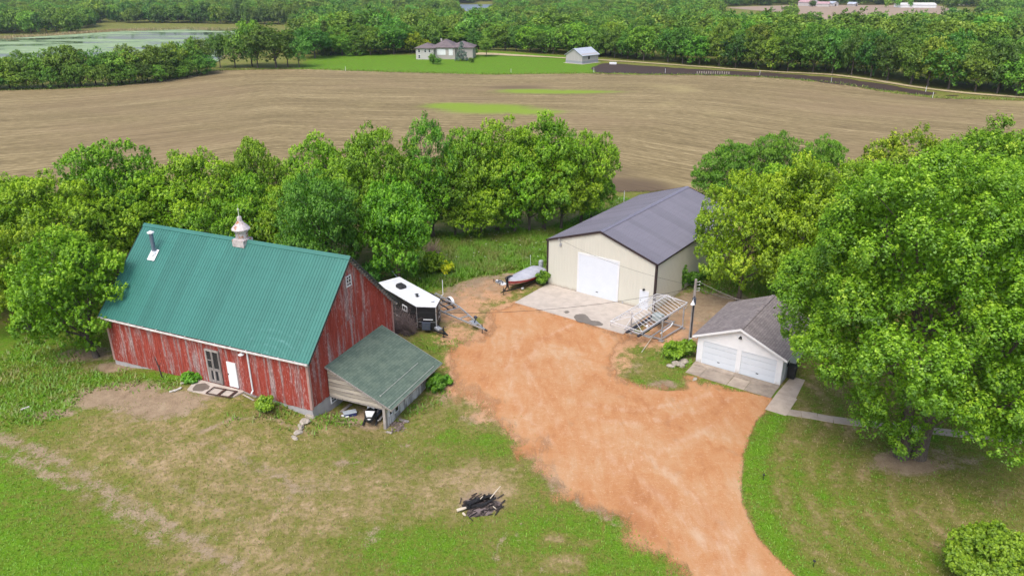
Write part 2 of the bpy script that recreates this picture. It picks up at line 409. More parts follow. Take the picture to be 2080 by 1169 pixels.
gme = npmesh('ground', GV, GT, {'lush': l.ravel(), 'bare': b.ravel(), 'red': r.ravel()}, [ground_mat()], 'POINT', True)
tag(link('ground', gme), kind='structure')

def drive_mat():
    t = NT('red gravel'); P = t.pos(); E_ = t.attr('edge')
    n1 = t.noise(P, .22, 5, .6, .6); n2 = t.noise(t.map(P, (1, .35, 1), (0, 0, .45)), 1.4, 5, .65, .5); n3 = t.noise(P, 14, 4, .75); n4 = t.noise(t.map(P, (1, 1, 1), loc=(9, 3, 0)), .6, 4, .6)
    col = t.ramp(t.math('ADD', t.math('MULTIPLY', n1, .6), t.math('MULTIPLY', n2, .4)), [(.32, (.375, .158, .066)), (.44, (.46, .22, .094)), (.54, (.49, .27, .134)), (.66, (.52, .36, .225))])
    col = t.mix(t.math('MULTIPLY', t.sstep(n3, .5, .8), .35), col, (.76, .56, .42))
    col = t.mix(t.math('MULTIPLY', t.sstep(n3, .5, .2), .4), col, (.36, .17, .09))
    col = t.mix(t.math('MULTIPLY', t.sstep(n4, .60, .74), .40), col, (.36, .24, .15))
    col = t.mix(t.math('MULTIPLY', t.math('MULTIPLY', t.attr('track'), t.sstep(n2, .35, .7)), .5), col, (.61, .46, .35))
    n7 = t.noise(t.map(P, (.35, 1, 1), (0, 0, -.75), (4, 4, 0)), 2.2, 5, .7, 1.2); col = t.mix(t.math('MULTIPLY', t.sstep(n7, .56, .78), .22), col, (.58, .43, .30)); col = t.mix(t.math('MULTIPLY', t.sstep(n7, .44, .26), .25), col, (.36, .15, .07))
    n6 = t.noise(t.map(P, (1, 1, 1), loc=(2, 8, 0)), 3.6, 4, .7); col = t.mix(t.math('MULTIPLY', t.sstep(n6, .55, .75), .5), col, (.44, .20, .10)); col = t.mix(t.math('MULTIPLY', t.sstep(n6, .45, .28), .4), col, (.66, .45, .31))
    a = t.math('ADD', E_, t.math('MULTIPLY_ADD', n2, 2.0, -1.0)); a = t.math('ADD', a, t.math('MULTIPLY_ADD', n3, 1.2, -.6))
    a = t.sstep(a, .55, -.45)
    return t.pbr(col, .95, 0, t.bump(t.math('ADD', n3, t.math('MULTIPLY', n2, .8)), .5, .06), .1, a)
sd = poly_sdf(DRIVE, MX, MY)
soft = np.where((MX > 9) & (MY < 47.5), .28, 1.6)
tk = np.zeros(MX.shape)
for P_ in ([(1480, 1169), (1430, 1100), (1380, 1045), (1320, 990), (1240, 930), (1180, 880)], [(1540, 1169), (1490, 1095), (1440, 1035), (1380, 980), (1300, 915)], [(1455, 1169), (1400, 1110), (1340, 1060), (1270, 1010)], [(1150, 880), (1090, 810), (1070, 740), (1100, 690), (1160, 660)], [(1120, 900), (1050, 820), (1030, 745), (1055, 685)], [(1200, 850), (1300, 860), (1400, 840), (1480, 810)], [(1180, 820), (1290, 835), (1390, 815), (1460, 795)], [(1500, 1169), (1455, 1095), (1400, 1040)], [(1250, 960), (1330, 920), (1420, 880), (1500, 840)]):
    tk = np.maximum(tk, np.exp(-(line_dist(PX(P_), MX, MY)/.26)**2))
tk *= .35+.65*vnoise(MX, MY, 2.2, 12)
sd = sd+(vnoise(MX, MY, 1.6, 5)-.5)*1.0*soft+(vnoise(MX, MY, .6, 6)-.5)*.5*soft
sheet('driveway', sd-2.1*soft, .008, drive_mat(), {'edge': sd/soft, 'track': tk})

def field_mat():
    t = NT('stubble field'); P = t.pos()
    wv = t.noise(t.map(P, (.006, .009, 0)), 1, 2, .5)
    sx = t.n('ShaderNodeSeparateXYZ'); t.l(P, sx.inputs[0])
    yv = t.math('MULTIPLY_ADD', wv, 40, sx.outputs[1])
    cb = t.n('ShaderNodeCombineXYZ'); t.l(sx.outputs[0], cb.inputs[0]); t.l(t.math('MULTIPLY_ADD', wv, 9, t.attr('row')), cb.inputs[1])
    Q = cb.outputs[0]
    r1 = t.noise(t.map(Q, (.05, 1.3, 0)), 1, 4, .65); r2 = t.noise(t.map(Q, (.012, .12, 0)), 1, 3, .55); r3 = t.noise(t.map(Q, (.55, 2.6, 0)), 1, 5, .75); r4 = t.noise(P, .018, 3, .55)
    f = t.math('ADD', t.math('MULTIPLY', r1, .36), t.math('MULTIPLY', r2, .16)); f = t.math('ADD', f, t.math('MULTIPLY', r3, .48))
    col = t.ramp(f, [(.34, (.075, .056, .03)), (.45, (.17, .13, .064)), (.54, (.285, .222, .114)), (.66, (.49, .40, .225))])
    col = t.mix(t.math('MULTIPLY', t.sstep(r4, .5, .66), .4), col, (.24, .17, .10))
    col = t.mix(t.math('MULTIPLY', t.sstep(r4, .42, .3), .4), col, (.47, .40, .18))
    wet = t.attr('dark'); gr = t.attr('green')
    col = t.mix(t.math('MULTIPLY', t.sstep(t.math('ADD', wet, t.math('MULTIPLY_ADD', r3, 1.2, -.6)), .2, .8), .85), col, (.115, .082, .055))
    col = t.mix(t.math('MULTIPLY', t.sstep(t.math('ADD', gr, t.math('MULTIPLY_ADD', r3, 1.4, -.7)), .15, .85), .9), col, (.20, .30, .03))
    a = t.sstep(t.math('ADD', t.attr('edge'), t.math('MULTIPLY_ADD', t.noise(P, .35, 4, .7), 5, -2.5)), .8, -.8)
    return t.pbr(col, .95, 0, None, .1, a)
RP = np.array(FIELD[:20], float); sg_ = np.r_[0, np.cumsum(np.hypot(*np.diff(RP, axis=0).T))]; uu = np.linspace(0, sg_[-1], 90)
RP = np.stack([np.interp(uu, sg_, RP[:, 0]), np.interp(uu, sg_, RP[:, 1])], 1)
for _ in range(60): RP[1:-1] = (RP[:-2]+2*RP[1:-1]+RP[2:])/4
ROWP = [(-420, RP[0, 1]-30)]+[tuple(p) for p in RP]+[(420, RP[-1, 1]-60)]
def ell(px, py, rx, ry, ):
    cx, cy = at(px, py)[:2]; return np.exp(-((((MX-cx)/rx)**2+((MY-cy)/ry)**2)**1.4))
gr = np.maximum.reduce([ell(990, 221, 12, 8), ell(1080, 227, 8, 4.5), ell(920, 215, 8, 5), ell(1140, 187, 17, 4), ell(1070, 184, 9, 3)*.9])
dk = np.maximum.reduce([ell(1262, 385, 9, 8), ell(1050, 178, 12, 6)*.6, ell(980, 200, 14, 5)*.45, ell(1220, 350, 8, 5)*.5, ell(700, 155, 30, 5)*.35, ell(1950, 202, 40, 3)*.6])
sd = poly_sdf(FIELD, MX, MY)
FSD = sd
sheet('field', sd-2, .03, field_mat(), {'edge': sd, 'dark': dk, 'green': gr, 'row': line_dist(ROWP, MX, MY)})
sheet('garden_soil', poly_sdf(SOIL, MX, MY)+(vnoise(MX, MY, 4, 8)-.5)*2.4+(vnoise(MX, MY, 1.2, 9)-.5)*1.2, .08, M('dark tilled soil', (.062, .039, .029), (.042, .026, .02), 1.2, (.2, 1, 1), bump=.3))
def ribbon(name, P, W, dz, mat):
    P = np.array(P, float); seg = np.r_[0, np.cumsum(np.hypot(*np.diff(P, axis=0).T))]; u = np.arange(0, seg[-1], 2.0)
    C = np.stack([np.interp(u, seg, P[:, 0]), np.interp(u, seg, P[:, 1])], 1)
    for _ in range(6): C[1:-1] = (C[:-2]+2*C[1:-1]+C[2:])/4
    w = np.interp(u, seg, W); d = np.gradient(C, axis=0); d /= np.linalg.norm(d, axis=1, keepdims=True); nn = np.stack([-d[:, 1], d[:, 0]], 1)
    L_ = C+nn*(w*(1+.25*(vnoise(u, u*0, 5, 3)-.5)))[:, None]; R_ = C-nn*(w*(1+.25*(vnoise(u, u*0, 5, 4)-.5)))[:, None]
    V = np.concatenate([L_, C, R_]); V = np.c_[V, height(V[:, 0], V[:, 1])+dz]; n = len(C); k = np.arange(n-1)
    F = np.concatenate([np.stack([k+n, k+n+1, k+1, k], 1), np.stack([k+2*n, k+2*n+1, k+n+1, k+n], 1)])
    tag(link(name, npmesh(name, V, F, None, [mat], 'FACE', True)), kind='structure')
ribbon('gravel_road', ROAD, [3.8, 3.6, 2.4, 1.5, 1.3]+[1.3]*10, .16, M('pale far gravel', (.50, .41, .25), (.40, .33, .17), .4))
sheet('far_field', poly_sdf(FARP, MX, MY), .10, M('far bare field', (.36, .27, .19), (.28, .2, .14), .05, (1, 4, 1)))

def pond_mat():
    t = NT('pond water with duckweed'); P = t.pos()
    n = t.noise(t.map(P, (.012, .05, 0)), 1, 5, .6, .4); n2 = t.noise(t.map(P, (.07, .3, 0)), 1, 4, .65)
    f = t.sstep(t.math('ADD', n, t.math('MULTIPLY_ADD', n2, .35, -.175)), .48, .56)
    p = t.n('ShaderNodeBsdfPrincipled'); p.inputs['Base Color'].default_value = (.02, .03, .03, 1); p.inputs['Roughness'].default_value = .06; p.inputs['IOR'].default_value = 1.33
    t.l(t.bump(t.noise(t.map(P, (.5, 1.5, 0)), 1, 3), .05, .05), p.inputs['Normal'])
    a = t.n('ShaderNodeBsdfPrincipled'); a.inputs['Roughness'].default_value = .7
    t.val(a.inputs['Base Color'], t.ramp(n2, [(.3, (.15, .24, .09)), (.5, (.23, .32, .15)), (.7, (.36, .44, .25))]))
    m = t.n('ShaderNodeMixShader'); t.l(f, m.inputs[0]); t.l(a.outputs[0], m.inputs[1]); t.l(p.outputs[0], m.inputs[2]); t.l(m.outputs[0], t.out.inputs[0]); return t.mat
def water(name, P, z, mat):
    b_ = MB(); b_.add([(x, y, z) for x, y in P], [tuple(range(len(P)))]); tag(b_.build(name, mat), kind='structure')
water('pond', PONDP, -4.95, pond_mat())
t = NT('lake water'); t.pbr((.16, .20, .23), .45, 0, t.bump(t.noise(t.map(t.pos(), (.2, .6, 0)), 1, 3), .1, .1), .5)  # base colour lightened to stand in for pale sky reflected on the water
water('lake', LAKEP, -7.0, t.mat)
# ---------------------------------------------------------------- materials for the buildings
WHITE = M('white paint', (.74, .76, .79), (.69, .71, .74), 2, rough=.5, bump=.05)
DOORW = M('white steel door', (.68, .73, .80), (.65, .70, .77), 1, rough=.45)
DOORG = M('pale blue grey steel door', (.62, .67, .73), (.59, .64, .70), 1, rough=.45)
DARKGLASS = M('dark window glass', (.025, .03, .035), (.02, .022, .025), 2, rough=.12, spec=.5)
VOIDB = M('dark opening', (.02, .018, .016), rough=.95)
CONC = M('pale concrete', (.52, .46, .40), (.42, .37, .32), 1.1, rough=.9, bump=.2, detail=7)
CONCG = M('grey foundation concrete', (.42, .41, .42), (.33, .32, .33), 1.6, rough=.9, bump=.2, detail=6)
CONCO = M('old stained concrete', (.40, .335, .27), (.26, .215, .175), 1.3, rough=.9, bump=.3, detail=7, tint=.12)
WET = M('wet concrete', (.17, .145, .12), (.145, .125, .105), 3, rough=.35)
GALV = M('galvanised steel', (.56, .58, .62), (.42, .44, .48), 5, rough=.4, metal=.55, tint=.1)
BLACK = M('black paint', (.012, .012, .014), (.02, .02, .022), 3, rough=.35, spec=.5)
BLKPL = M('black plastic', (.02, .021, .024), (.035, .036, .04), 6, rough=.6)
GREYPL = M('slate grey plastic', (.065, .08, .11), (.05, .06, .085), 5, rough=.5)
RUBBER = M('tyre rubber', (.018, .018, .018), (.03, .03, .03), 8, rough=.85)
OLDW = M('grey weathered wood', (.36, .33, .31), (.21, .19, .18), 3, (5, 5, .5), rough=.9, bump=.3, tint=.3)
TANW = M('tan weathered boards', (.42, .38, .315), (.27, .245, .225), 1.2, (.6, 5, 5), rough=.9, bump=.2, tint=.28)
RUST = M('rusty steel', (.10, .05, .035), (.055, .035, .03), 6, rough=.9)
DKTRIM = M('dark brown trim', (.045, .032, .033), rough=.5)

def red_boards(name, sx=1.0):
    t = NT(name); O = t.coord(); tn = t.attr('tint')
    n1 = t.noise(t.map(O, (1.5, 1.5, .3)), 1, 4, .6); n2 = t.noise(t.map(O, (11, 11, .9)), 1, 5, .7); n3 = t.noise(t.map(O, (16, 16, 4)), 1, 3, .7)
    red = t.ramp(n2, [(.3, (.20, .034, .025)), (.55, (.34, .060, .042)), (.8, (.42, .10, .075))])
    gray = t.ramp(n3, [(.3, (.20, .155, .155)), (.7, (.38, .33, .33))])
    f = t.math('ADD', t.math('MULTIPLY', n1, .9), t.math('MULTIPLY', n2, .75)); f = t.math('ADD', f, t.math('MULTIPLY_ADD', tn, .34, -.17))
    col = t.mix(t.math('MULTIPLY', t.sstep(f, .80, 1.10), .85), red, gray)
    pk = t.math('MULTIPLY', t.sstep(t.math('ADD', n3, t.math('MULTIPLY', n1, .5)), .78, .98), .6)
    col = t.mix(pk, col, (.62, .43, .42))
    return t.pbr(col, .85, 0, t.bump(n2, .35, .01), .2)
REDB = red_boards('weathered red barn boards')

def metal_roof(name, c, c2, scuff=False):
    t = NT(name); O = t.coord()
    n = t.noise(t.map(O, (.5, .5, .5)), 1, 4, .6); n2 = t.noise(t.map(O, (1.6, .2, .2)), 1, 3, .6)
    col = t.mix(t.sstep(t.math('ADD', t.math('MULTIPLY', n, .5), t.math('MULTIPLY', n2, .5)), .35, .65), c2, c)
    k = t.math('MULTIPLY_ADD', t.attr('tint'), .16, .92); cc = t.n('ShaderNodeCombineColor'); [t.l(k, cc.inputs[i]) for i in range(3)]
    col = t.mix(1.0, col, cc.outputs[0], 'MULTIPLY')
    sy = t.n('ShaderNodeSeparateXYZ'); t.l(O, sy.inputs[0]); fr_ = t.math('FRACT', t.math('MULTIPLY', sy.outputs[1], 1.35)); col = t.mix(t.math('MULTIPLY', t.sstep(fr_, .90, .97), .22), col, tuple(x*.55 for x in c))
    if scuff:
        w = t.n('ShaderNodeTexWave', wave_type='RINGS', rings_direction='Z'); t.l(t.map(O, (1, 1.45, 0), loc=(-15.2, .9, 0)), w.inputs[0])
        w.inputs['Scale'].default_value = .42; w.inputs['Distortion'].default_value = 3.5; w.inputs['Detail'].default_value = 3; w.inputs['Detail Scale'].default_value = 1.5
        d = t.n('ShaderNodeVectorMath', operation='DISTANCE'); t.l(t.map(O, (.8, 1.4, 0)), d.inputs[0]); d.inputs[1].default_value = (15.3*.8, 1.0*1.4, 0)
        s_ = t.math('MULTIPLY', t.sstep(w.outputs['Fac'], .55, 1.0), t.sstep(d.outputs['Value'], 3.0, .6))
        n3 = t.noise(t.map(O, (1.5, 1.5, 1.5)), 1, 4, .7)
        col = t.mix(t.math('MULTIPLY', t.math('MULTIPLY', s_, t.sstep(n3, .42, .75)), .26), col, (.30, .55, .55))
        col = t.mix(t.math('MULTIPLY', t.sstep(n3, .73, .8), t.math('MULTIPLY', t.sstep(d.outputs['Value'], 3.4, 1.5), .7)), col, (.6, .74, .74))
    return t.pbr(col, .42, 0, t.bump(n, .06, .05), .4)
GREENR = metal_roof('green steel roofing', (.042, .178, .148), (.037, .162, .134), True)
PURPR = metal_roof('slate grey steel roofing', (.178, .170, .205), (.160, .153, .186))
FARROOF = metal_roof('pale blue grey steel', (.46, .50, .56), (.40, .44, .50))

def shingle(name, cols, w=.35, h=.16, stain=None):
    t = NT(name); O = t.coord('UV') if False else t.coord()
    b_ = t.n('ShaderNodeTexBrick'); t.l(t.map(O, (1, 1, 1)), b_.inputs['Vector'])
    b_.inputs['Color1'].default_value = (*cols[0], 1); b_.inputs['Color2'].default_value = (*cols[1], 1); b_.inputs['Mortar'].default_value = (*cols[2], 1)
    b_.inputs['Scale'].default_value = 1; b_.inputs['Brick Width'].default_value = w; b_.inputs['Row Height'].default_value = h; b_.inputs['Mortar Size'].default_value = .012; b_.inputs['Bias'].default_value = 0
    n = t.noise(O, 1.1, 5, .65); n2 = t.noise(O, 30, 2, .6)
    col = t.mix(t.math('MULTIPLY', t.sstep(n, .42, .68), .55), b_.outputs['Color'], cols[3])
    col = t.mix(t.math('MULTIPLY', t.sstep(n2, .4, .75), .25), col, tuple(min(1, x*1.9) for x in cols[0]))
    return t.pbr(col, .9, 0, t.bump(b_.outputs['Fac'], .5, -.02), .15)
GSH = shingle('green asphalt shingles', ((.125, .17, .135), (.085, .125, .10), (.045, .07, .06), (.16, .205, .155)), .5, .2)
BSH = shingle('brown grey asphalt shingles', ((.25, .22, .215), (.175, .152, .15), (.085, .075, .075), (.30, .265, .255)), .42, .18)
BSH2 = shingle('far brown shingles', ((.165, .135, .14), (.13, .105, .11), (.08, .07, .07), (.19, .16, .16)), 1.2, .5)

def slope_local(o, y0, z0, slope, sgn=1):
    """rotate a flat-built sheet into its slope: the mesh lies in its own xy plane"""
    o.location = (0, y0, z0); o.rotation_euler = (math.atan(slope)*sgn, 0, 0)

def ribbed_slope(name, L0, L1, run, mat, parent, loc, rot, pitch=.3, rib=(.045, .03), th=.05, seams=3):
    """steel roof slope built flat: x along the ridge, y up the slope"""
    b_ = MB(); n = int((L1-L0)/pitch)
    p = (L1-L0)/n; k = 0
    for i in range(n):
        x0 = L0+i*p
        if i % seams == 0: tt = random.random()
        b_.box(x0, x0+p-.0005, 0, run, -th, 0, tt)
        b_.add([(x0, 0, .001), (x0+rib[0], 0, .001), (x0+rib[0]*.7, 0, rib[1]), (x0+rib[0]*.3, 0, rib[1]), (x0, run, .001), (x0+rib[0], run, .001), (x0+rib[0]*.7, run, rib[1]), (x0+rib[0]*.3, run, rib[1])],
               [(0, 1, 2, 3), (7, 6, 5, 4), (1, 5, 6, 2), (2, 6, 7, 3), (3, 7, 4, 0)], tt)
    o = b_.build(name, mat, parent); o.location = loc; o.rotation_euler = rot; return o

def window(parent, u, n, cx, w, h, nx, ny, fm, name='window', fw=.07, axis='front', off=0.0, glass=DARKGLASS):
    """window: frame with panes.  u: function (s, z, out) -> local point on the wall"""
    f = MB()
    def bar(s0, s1, z0, z1, o0, o1, mb):
        P = [u(s, z, o) for o in (o0, o1) for (s, z) in ((s0, z0), (s1, z0), (s1, z1), (s0, z1))]
        mb.add(P, [(0, 3, 2, 1), (4, 5, 6, 7), (0, 1, 5, 4), (1, 2, 6, 5), (2, 3, 7, 6), (3, 0, 4, 7)])
    s0, z0 = cx; s1, z1 = s0+w, z0+h
    bar(s0, s0+fw, z0, z1, -.02, .06+off, f); bar(s1-fw, s1, z0, z1, -.02, .06+off, f); bar(s0+fw, s1-fw, z1-fw, z1, -.02, .058+off, f); bar(s0+fw, s1-fw, z0, z0+fw, -.02, .058+off, f)
    for i in range(1, nx):
        s = s0+w*i/nx; bar(s-fw*.3, s+fw*.3, z0+fw, z1-fw, -.02, .045+off, f)
    for i in range(1, ny):
        z = z0+h*i/ny; bar(s0+fw, s1-fw, z-fw*.3, z+fw*.3, -.02, .043+off, f)
    fo = f.build(name, fm, parent)
    g = MB(); bar(s0+fw, s1-fw, z0+fw, z1-fw, -.02, .025+off, g); g.build('pane', glass, fo)
    return fo

# ================================================================ RED BARN
barn = empty('barn', BARN.o, BARN.r, 'weathered red barn with a green steel roof, metal cupola and shingled lean-to', 'barn')
SL = (bHR-bHE)/(bW/2)
def boards_front(mb, a0, a1, zf0, zf1, y0=-.012, y1=.05, w=.2, sgn=1):
    a = a0
    while a < a1-.01:
        ww = min(w*random.uniform(.85, 1.15), a1-a); p = random.uniform(0, .014)
        z0 = zf0(a)+random.uniform(-.03, .02); z1 = zf1(a+ww/2)
        mb.box(a+.005, a+ww-.005, y0-p*sgn if sgn > 0 else y0, y1 if sgn > 0 else y1+p, z0, z1, random.random()); a += ww
w_ = MB(); boards_front(w_, .06, bL-.06, lambda a: 0.0-.05*(a > 16), lambda a: bHE); w_.box(.02, bL-.02, .055, .10, 0, bHE, .2)
w_.build('front_wall', REDB, barn)
def gable(mb, a_in, sgn):
    b_ = .0
    while b_ < bW-.02:
        ww = min(.2*random.uniform(.85, 1.15), bW-b_); p = random.uniform(0, .014)
        top = lambda y: bHE+SL*min(y, bW-y)-.06
        lap = 4.72-.3*b_/bW+random.uniform(-.05, .05)
        y0, y1 = b_+.005, b_+ww-.005
        for (zb, zt0, zt1, ex) in ((.08+random.uniform(-.03, .03), min(lap+.2, top(y0)), min(lap+.2, top(y1)), 0), (lap, top(y0), top(y1), .03)):
            if min(zt0, zt1) <= zb+.05: continue
            xo = a_in+sgn*(.02+p+ex); xi = a_in-sgn*.02
            mb.add([(xi, y0, zb), (xo, y0, zb), (xo, y1, zb), (xi, y1, zb), (xi, y0, zt0), (xo, y0, zt0), (xo, y1, zt1), (xi, y1, zt1)],
                   [(0, 3, 2, 1), (4, 5, 6, 7), (0, 1, 5, 4), (1, 2, 6, 5), (2, 3, 7, 6), (3, 0, 4, 7)], random.random())
        b_ += ww
    mb.prism([(a_in-sgn*.03, .05, .1), (a_in-sgn*.03, bW-.05, .1), (a_in-sgn*.03, bW-.05, bHE-.1), (a_in-sgn*.03, bW/2, bHR-.2), (a_in-sgn*.03, .05, bHE-.1)], (-sgn*.04, 0, 0), .1)
g_ = MB(); gable(g_, bL, 1); g_.build('gable_wall', REDB, barn)
g_ = MB(); gable(g_, 0, -1); g_.build('gable_wall', REDB, barn)
w_ = MB(); boards_front(w_, .06, bL-.06, lambda a: 0., lambda a: bHE, bW-.05, bW+.012, sgn=-1); w_.build('back_wall', REDB, barn)
CBM = M('faded pink corner boards', (.46, .30, .27), (.33, .2, .18), 4, (4, 4, .6), tint=.1, bump=.2)
for x_, y_ in ((0, 0), (bL, 0), (0, bW), (bL, bW)):
    sx, sy = (1 if x_ else -1), (1 if y_ else -1)
    for part in (0, 1):
        c_ = MB()
        if part: c_.box(min(x_-.13*sx, x_+.045*sx), max(x_-.13*sx, x_+.045*sx), y_+.016*sy if sy > 0 else y_-.045, y_+.045 if sy > 0 else y_-.016, .0, bHE-.05, random.random())
        else: c_.box(x_+.052 if sx > 0 else x_-.075, x_+.075 if sx > 0 else x_-.052, min(y_-.13*sy, y_+.045*sy), max(y_-.13*sy, y_+.045*sy), .0, bHE-.15, random.random())
        c_.build('corner_board', CBM, barn)
f_ = MB(); f_.box(-.02, bL-.02, .02, .3, -1.3, -.02); f_.box(bL-.28, bL+.0, .03, bW, -2.4, .085); f_.box(-.02, .26, .31, bW-.3, -1.4, -.02); f_.box(.0, bL-.3, bW-.3, bW-.02, -1.6, -.02)
f_.build('foundation', CONCG, barn)
RUN = (bW/2+.273)*math.hypot(1, SL); ez = bHE-.273*SL; th_ = math.atan(SL)
ro = ribbed_slope('roof', -.36, bL+.36, RUN, GREENR, barn, (0, -.273, ez+.04), (th_, 0, 0), .235, (.05, .028), .06, 4)
rb = ribbed_slope('roof', -.36, bL+.36, RUN, GREENR, barn, (bL, bW+.273, ez+.04), (th_, 0, pi), .235, (.05, .028), .06, 4)
rc = MB()
for s_ in (1, -1): rc.prism([(-.38, bW/2, bHR+.115), (-.38, bW/2-s_*.2, bHR+.115-.2*SL), (-.38, bW/2-s_*.2, bHR+.095-.2*SL), (-.38, bW/2, bHR+.095)], (bL+.76, 0, 0))
rc.build('ridge_cap', GREENR, barn)
RTM = M('dark green trim', (.03, .05, .045), (.06, .06, .055), 4)
for x_ in (-.40, bL+.37):
    for s_ in (1, -1):
        yb_ = -.285 if s_ > 0 else bW+.285
        tr = MB(); tr.prism([(x_, yb_, ez+.085), (x_, bW/2, bHR+.10), (x_, bW/2, bHR-.10), (x_, yb_, ez-.10)], (.03, 0, 0)); tr.build('rake_trim', RTM, barn)
bt_ = MB()
for k in range(22):   # roof boards seen under the gable overhang
    s_ = k/21; y_ = -.25+s_*(bW/2+.2)
    for yy in (y_, bW-y_): bt_.box(bL+.03, bL+.34, yy-.09, yy+.09, ez+SL*(min(yy, bW-yy)+.273)-.20, ez+SL*(min(yy, bW-yy)+.273)-.09, random.random())
bt_.build('soffit', OLDW, barn)
gt = MB(); N_ = 14; sag = lambda x: -.05*sin(pi*x/bL)
for i in range(N_):
    x0, x1 = -.3+(bL+.6)*i/N_, -.3+(bL+.6)*(i+1)/N_
    gt.beam((x0, -.35, ez-.02+sag(x0)), (x1, -.35, ez-.02+sag(x1)), .11, .09)
    gt.box(x0+.3, x0+.34, -.34, -.16, ez+.03, ez+.06)
gt.build('gutter', M('chalky white gutter', (.74, .72, .70), (.50, .46, .43), 3, rough=.6), barn)
ds = MB(); ds.tube([(13.30, -.33, ez-.05), (13.34, -.10, ez-.3), (13.34, -.085, .55), (13.36, -.10, .42), (13.42, -.35, .30)], .06, 8)
ds.build('downspout', WHITE, barn)
lm = MB(); lm.lathe([(.04, .12), (.2, .02), (.21, 0), (.03, 0)], 14, (12.91, -.2, 3.17)); lm.tube([(12.91, -.2, 3.28), (12.91, -.02, 3.34)], .03, 6); lm.build('wall_lamp', WHITE, barn)
uf = lambda s, z, o: (s, -.03-o, z)
# grey glazed double door
d_ = MB()
z0, z1, a0, a1 = .30, 2.9, 9.45, 10.74
for (x0, x1, y0, y1) in ((a0, a0+.13, z0, z1), (a1-.13, a1, z0, z1), (a0+.13, a1-.13, z1-.14, z1), (a0+.13, a1-.13, z0, z0+.2), (a0+.13, a1-.13, 1.25, 1.45), (a0+.53, a0+.70, z0+.2, 1.25), (a0+.53, a0+.70, 1.45, z1-.14)):
    d_.box(x0, x1, -.115-random.uniform(0, .006), -.03, y0, y1, random.random())
d_.box(a0+.13, a0+.32, -.10, -.03, z0+.2, 1.25, .3); d_.box(a1-.33, a1-.13, -.10, -.03, z0+.2, 1.25, .6)
d_.box(a0+.13, a0+.53, -.095, -.03, 2.02, 2.07, .4)
dd = d_.build('door', OLDW, barn); tag(dd, 'grey weathered glazed door')
p_ = MB(); p_.box(a0+.13, a1-.13, -.06, -.032, z0+.2, z1-.14); p_.build('pane', DARKGLASS, dd)
d_ = MB(); d_.box(11.32, 12.1, -.10, -.03, .32, 2.25); d_.box(11.36, 12.06, -.112, -.10, 1.2, 1.25)
t = NT('chipped white door'); O = t.coord(); n = t.noise(t.map(O, (3, 3, 2.2)), 1.6, 5, .7); dd = t.pbr(t.mix(t.sstep(n, .66, .70), (.80, .82, .84), (.10, .09, .09)), .6)
dd = d_.build('door', dd, barn); tag(dd, 'chipped white plank door')
h_ = MB(); h_.box(11.36, 11.40, -.15, -.10, 1.25, 1.35); h_.build('handle', RUST, dd)
ug = lambda s, z, o: (bL+.065+o, s, z)
window(barn, ug, None, (4.86, 7.02), .60, .80, 2, 3, WHITE)
window(barn, lambda s, z, o: (bL+.01+o, s, z), None, (2.0, -.66), .62, .58, 2, 2, WHITE)
# stove pipe
sp = MB(); sp.tube([(2.0, 3.66, 7.5), (2.0, 3.66, 9.2)], .15, 14)
spo = sp.build('stove_pipe', M('blue grey steel pipe', (.20, .25, .34), (.14, .18, .25), 3, rough=.4, metal=.4), barn, smooth=False)
sp = MB(); sp.lathe([(.15, 0), (.25, .02), (.25, .10), (.05, .2), (.01, .22)], 14, (2.0, 3.66, 9.2)); sp.build('cap', WHITE, spo)
sp = MB(); yy = 3.5; sp.prism([(1.65, 3.2, bHE+SL*3.2+.10), (2.35, 3.2, bHE+SL*3.2+.10), (2.35, 3.86, bHE+SL*3.86+.10), (1.65, 3.86, bHE+SL*3.86+.10)], (0, -.03, .03)); sp.lathe([(.26, 0), (.19, .22), (.16, .24)], 14, (2.0, 3.6, 7.58)); sp.build('flashing', WHITE, spo)
# cupola
cupm = NT('flaking galvanised cupola'); O = cupm.coord(); n = cupm.noise(O, 2.6, 5, .65); n2 = cupm.noise(cupm.map(O, (1, 1, 1), loc=(4, 2, 9)), 1.7, 5, .7)
col = cupm.ramp(n, [(.3, (.36, .32, .33)), (.55, (.58, .52, .52)), (.75, (.70, .66, .66))]); col = cupm.mix(cupm.sstep(n2, .54, .64), col, (.36, .15, .06)); cupm = cupm.pbr(col, .6, .15)
cu = MB(); ca, cb = 9.25, bW/2
for s_ in (-1, 1): cu.prism([(ca-.52, cb+s_*.50, bHR-.50*SL+.1), (ca-.52, cb+s_*.50, 9.28), (ca-.52, cb, 9.28), (ca-.52, cb, bHR)], (1.04, 0, 0))
co = cu.build('cupola', cupm, barn)
cu = MB(); cu.lathe([(.46, 9.25), (.44, 9.32), (.43, 9.72), (.47, 9.78), (.47, 9.83), (.56, 9.98), (.50, 10.0)], 18, (ca, cb, 0)); cu.build('drum', cupm, co)
cu = MB(); cu.lathe([(.50, 9.99), (.66, 9.97), (.67, 10.04), (.52, 10.22), (.30, 10.46), (.19, 10.62), (.16, 10.9), (.12, 10.95)], 12, (ca, cb, 0)); cu.build('cap', cupm, co)
cu = MB(); cu.tube([(ca, cb, 10.9), (ca, cb, 11.42)], [.045, .025], 8); cu.lathe([(.01, 11.36), (.075, 11.42), (.08, 11.46), (.05, 11.52), (.01, 11.54)], 10, (ca, cb, 0)); cu.tube([(ca, cb, 11.5), (ca, cb, 11.85)], [.015, .006], 6)
cu.build('spire', M('verdigris spire', (.50, .56, .42), (.40, .45, .36), 5), co)
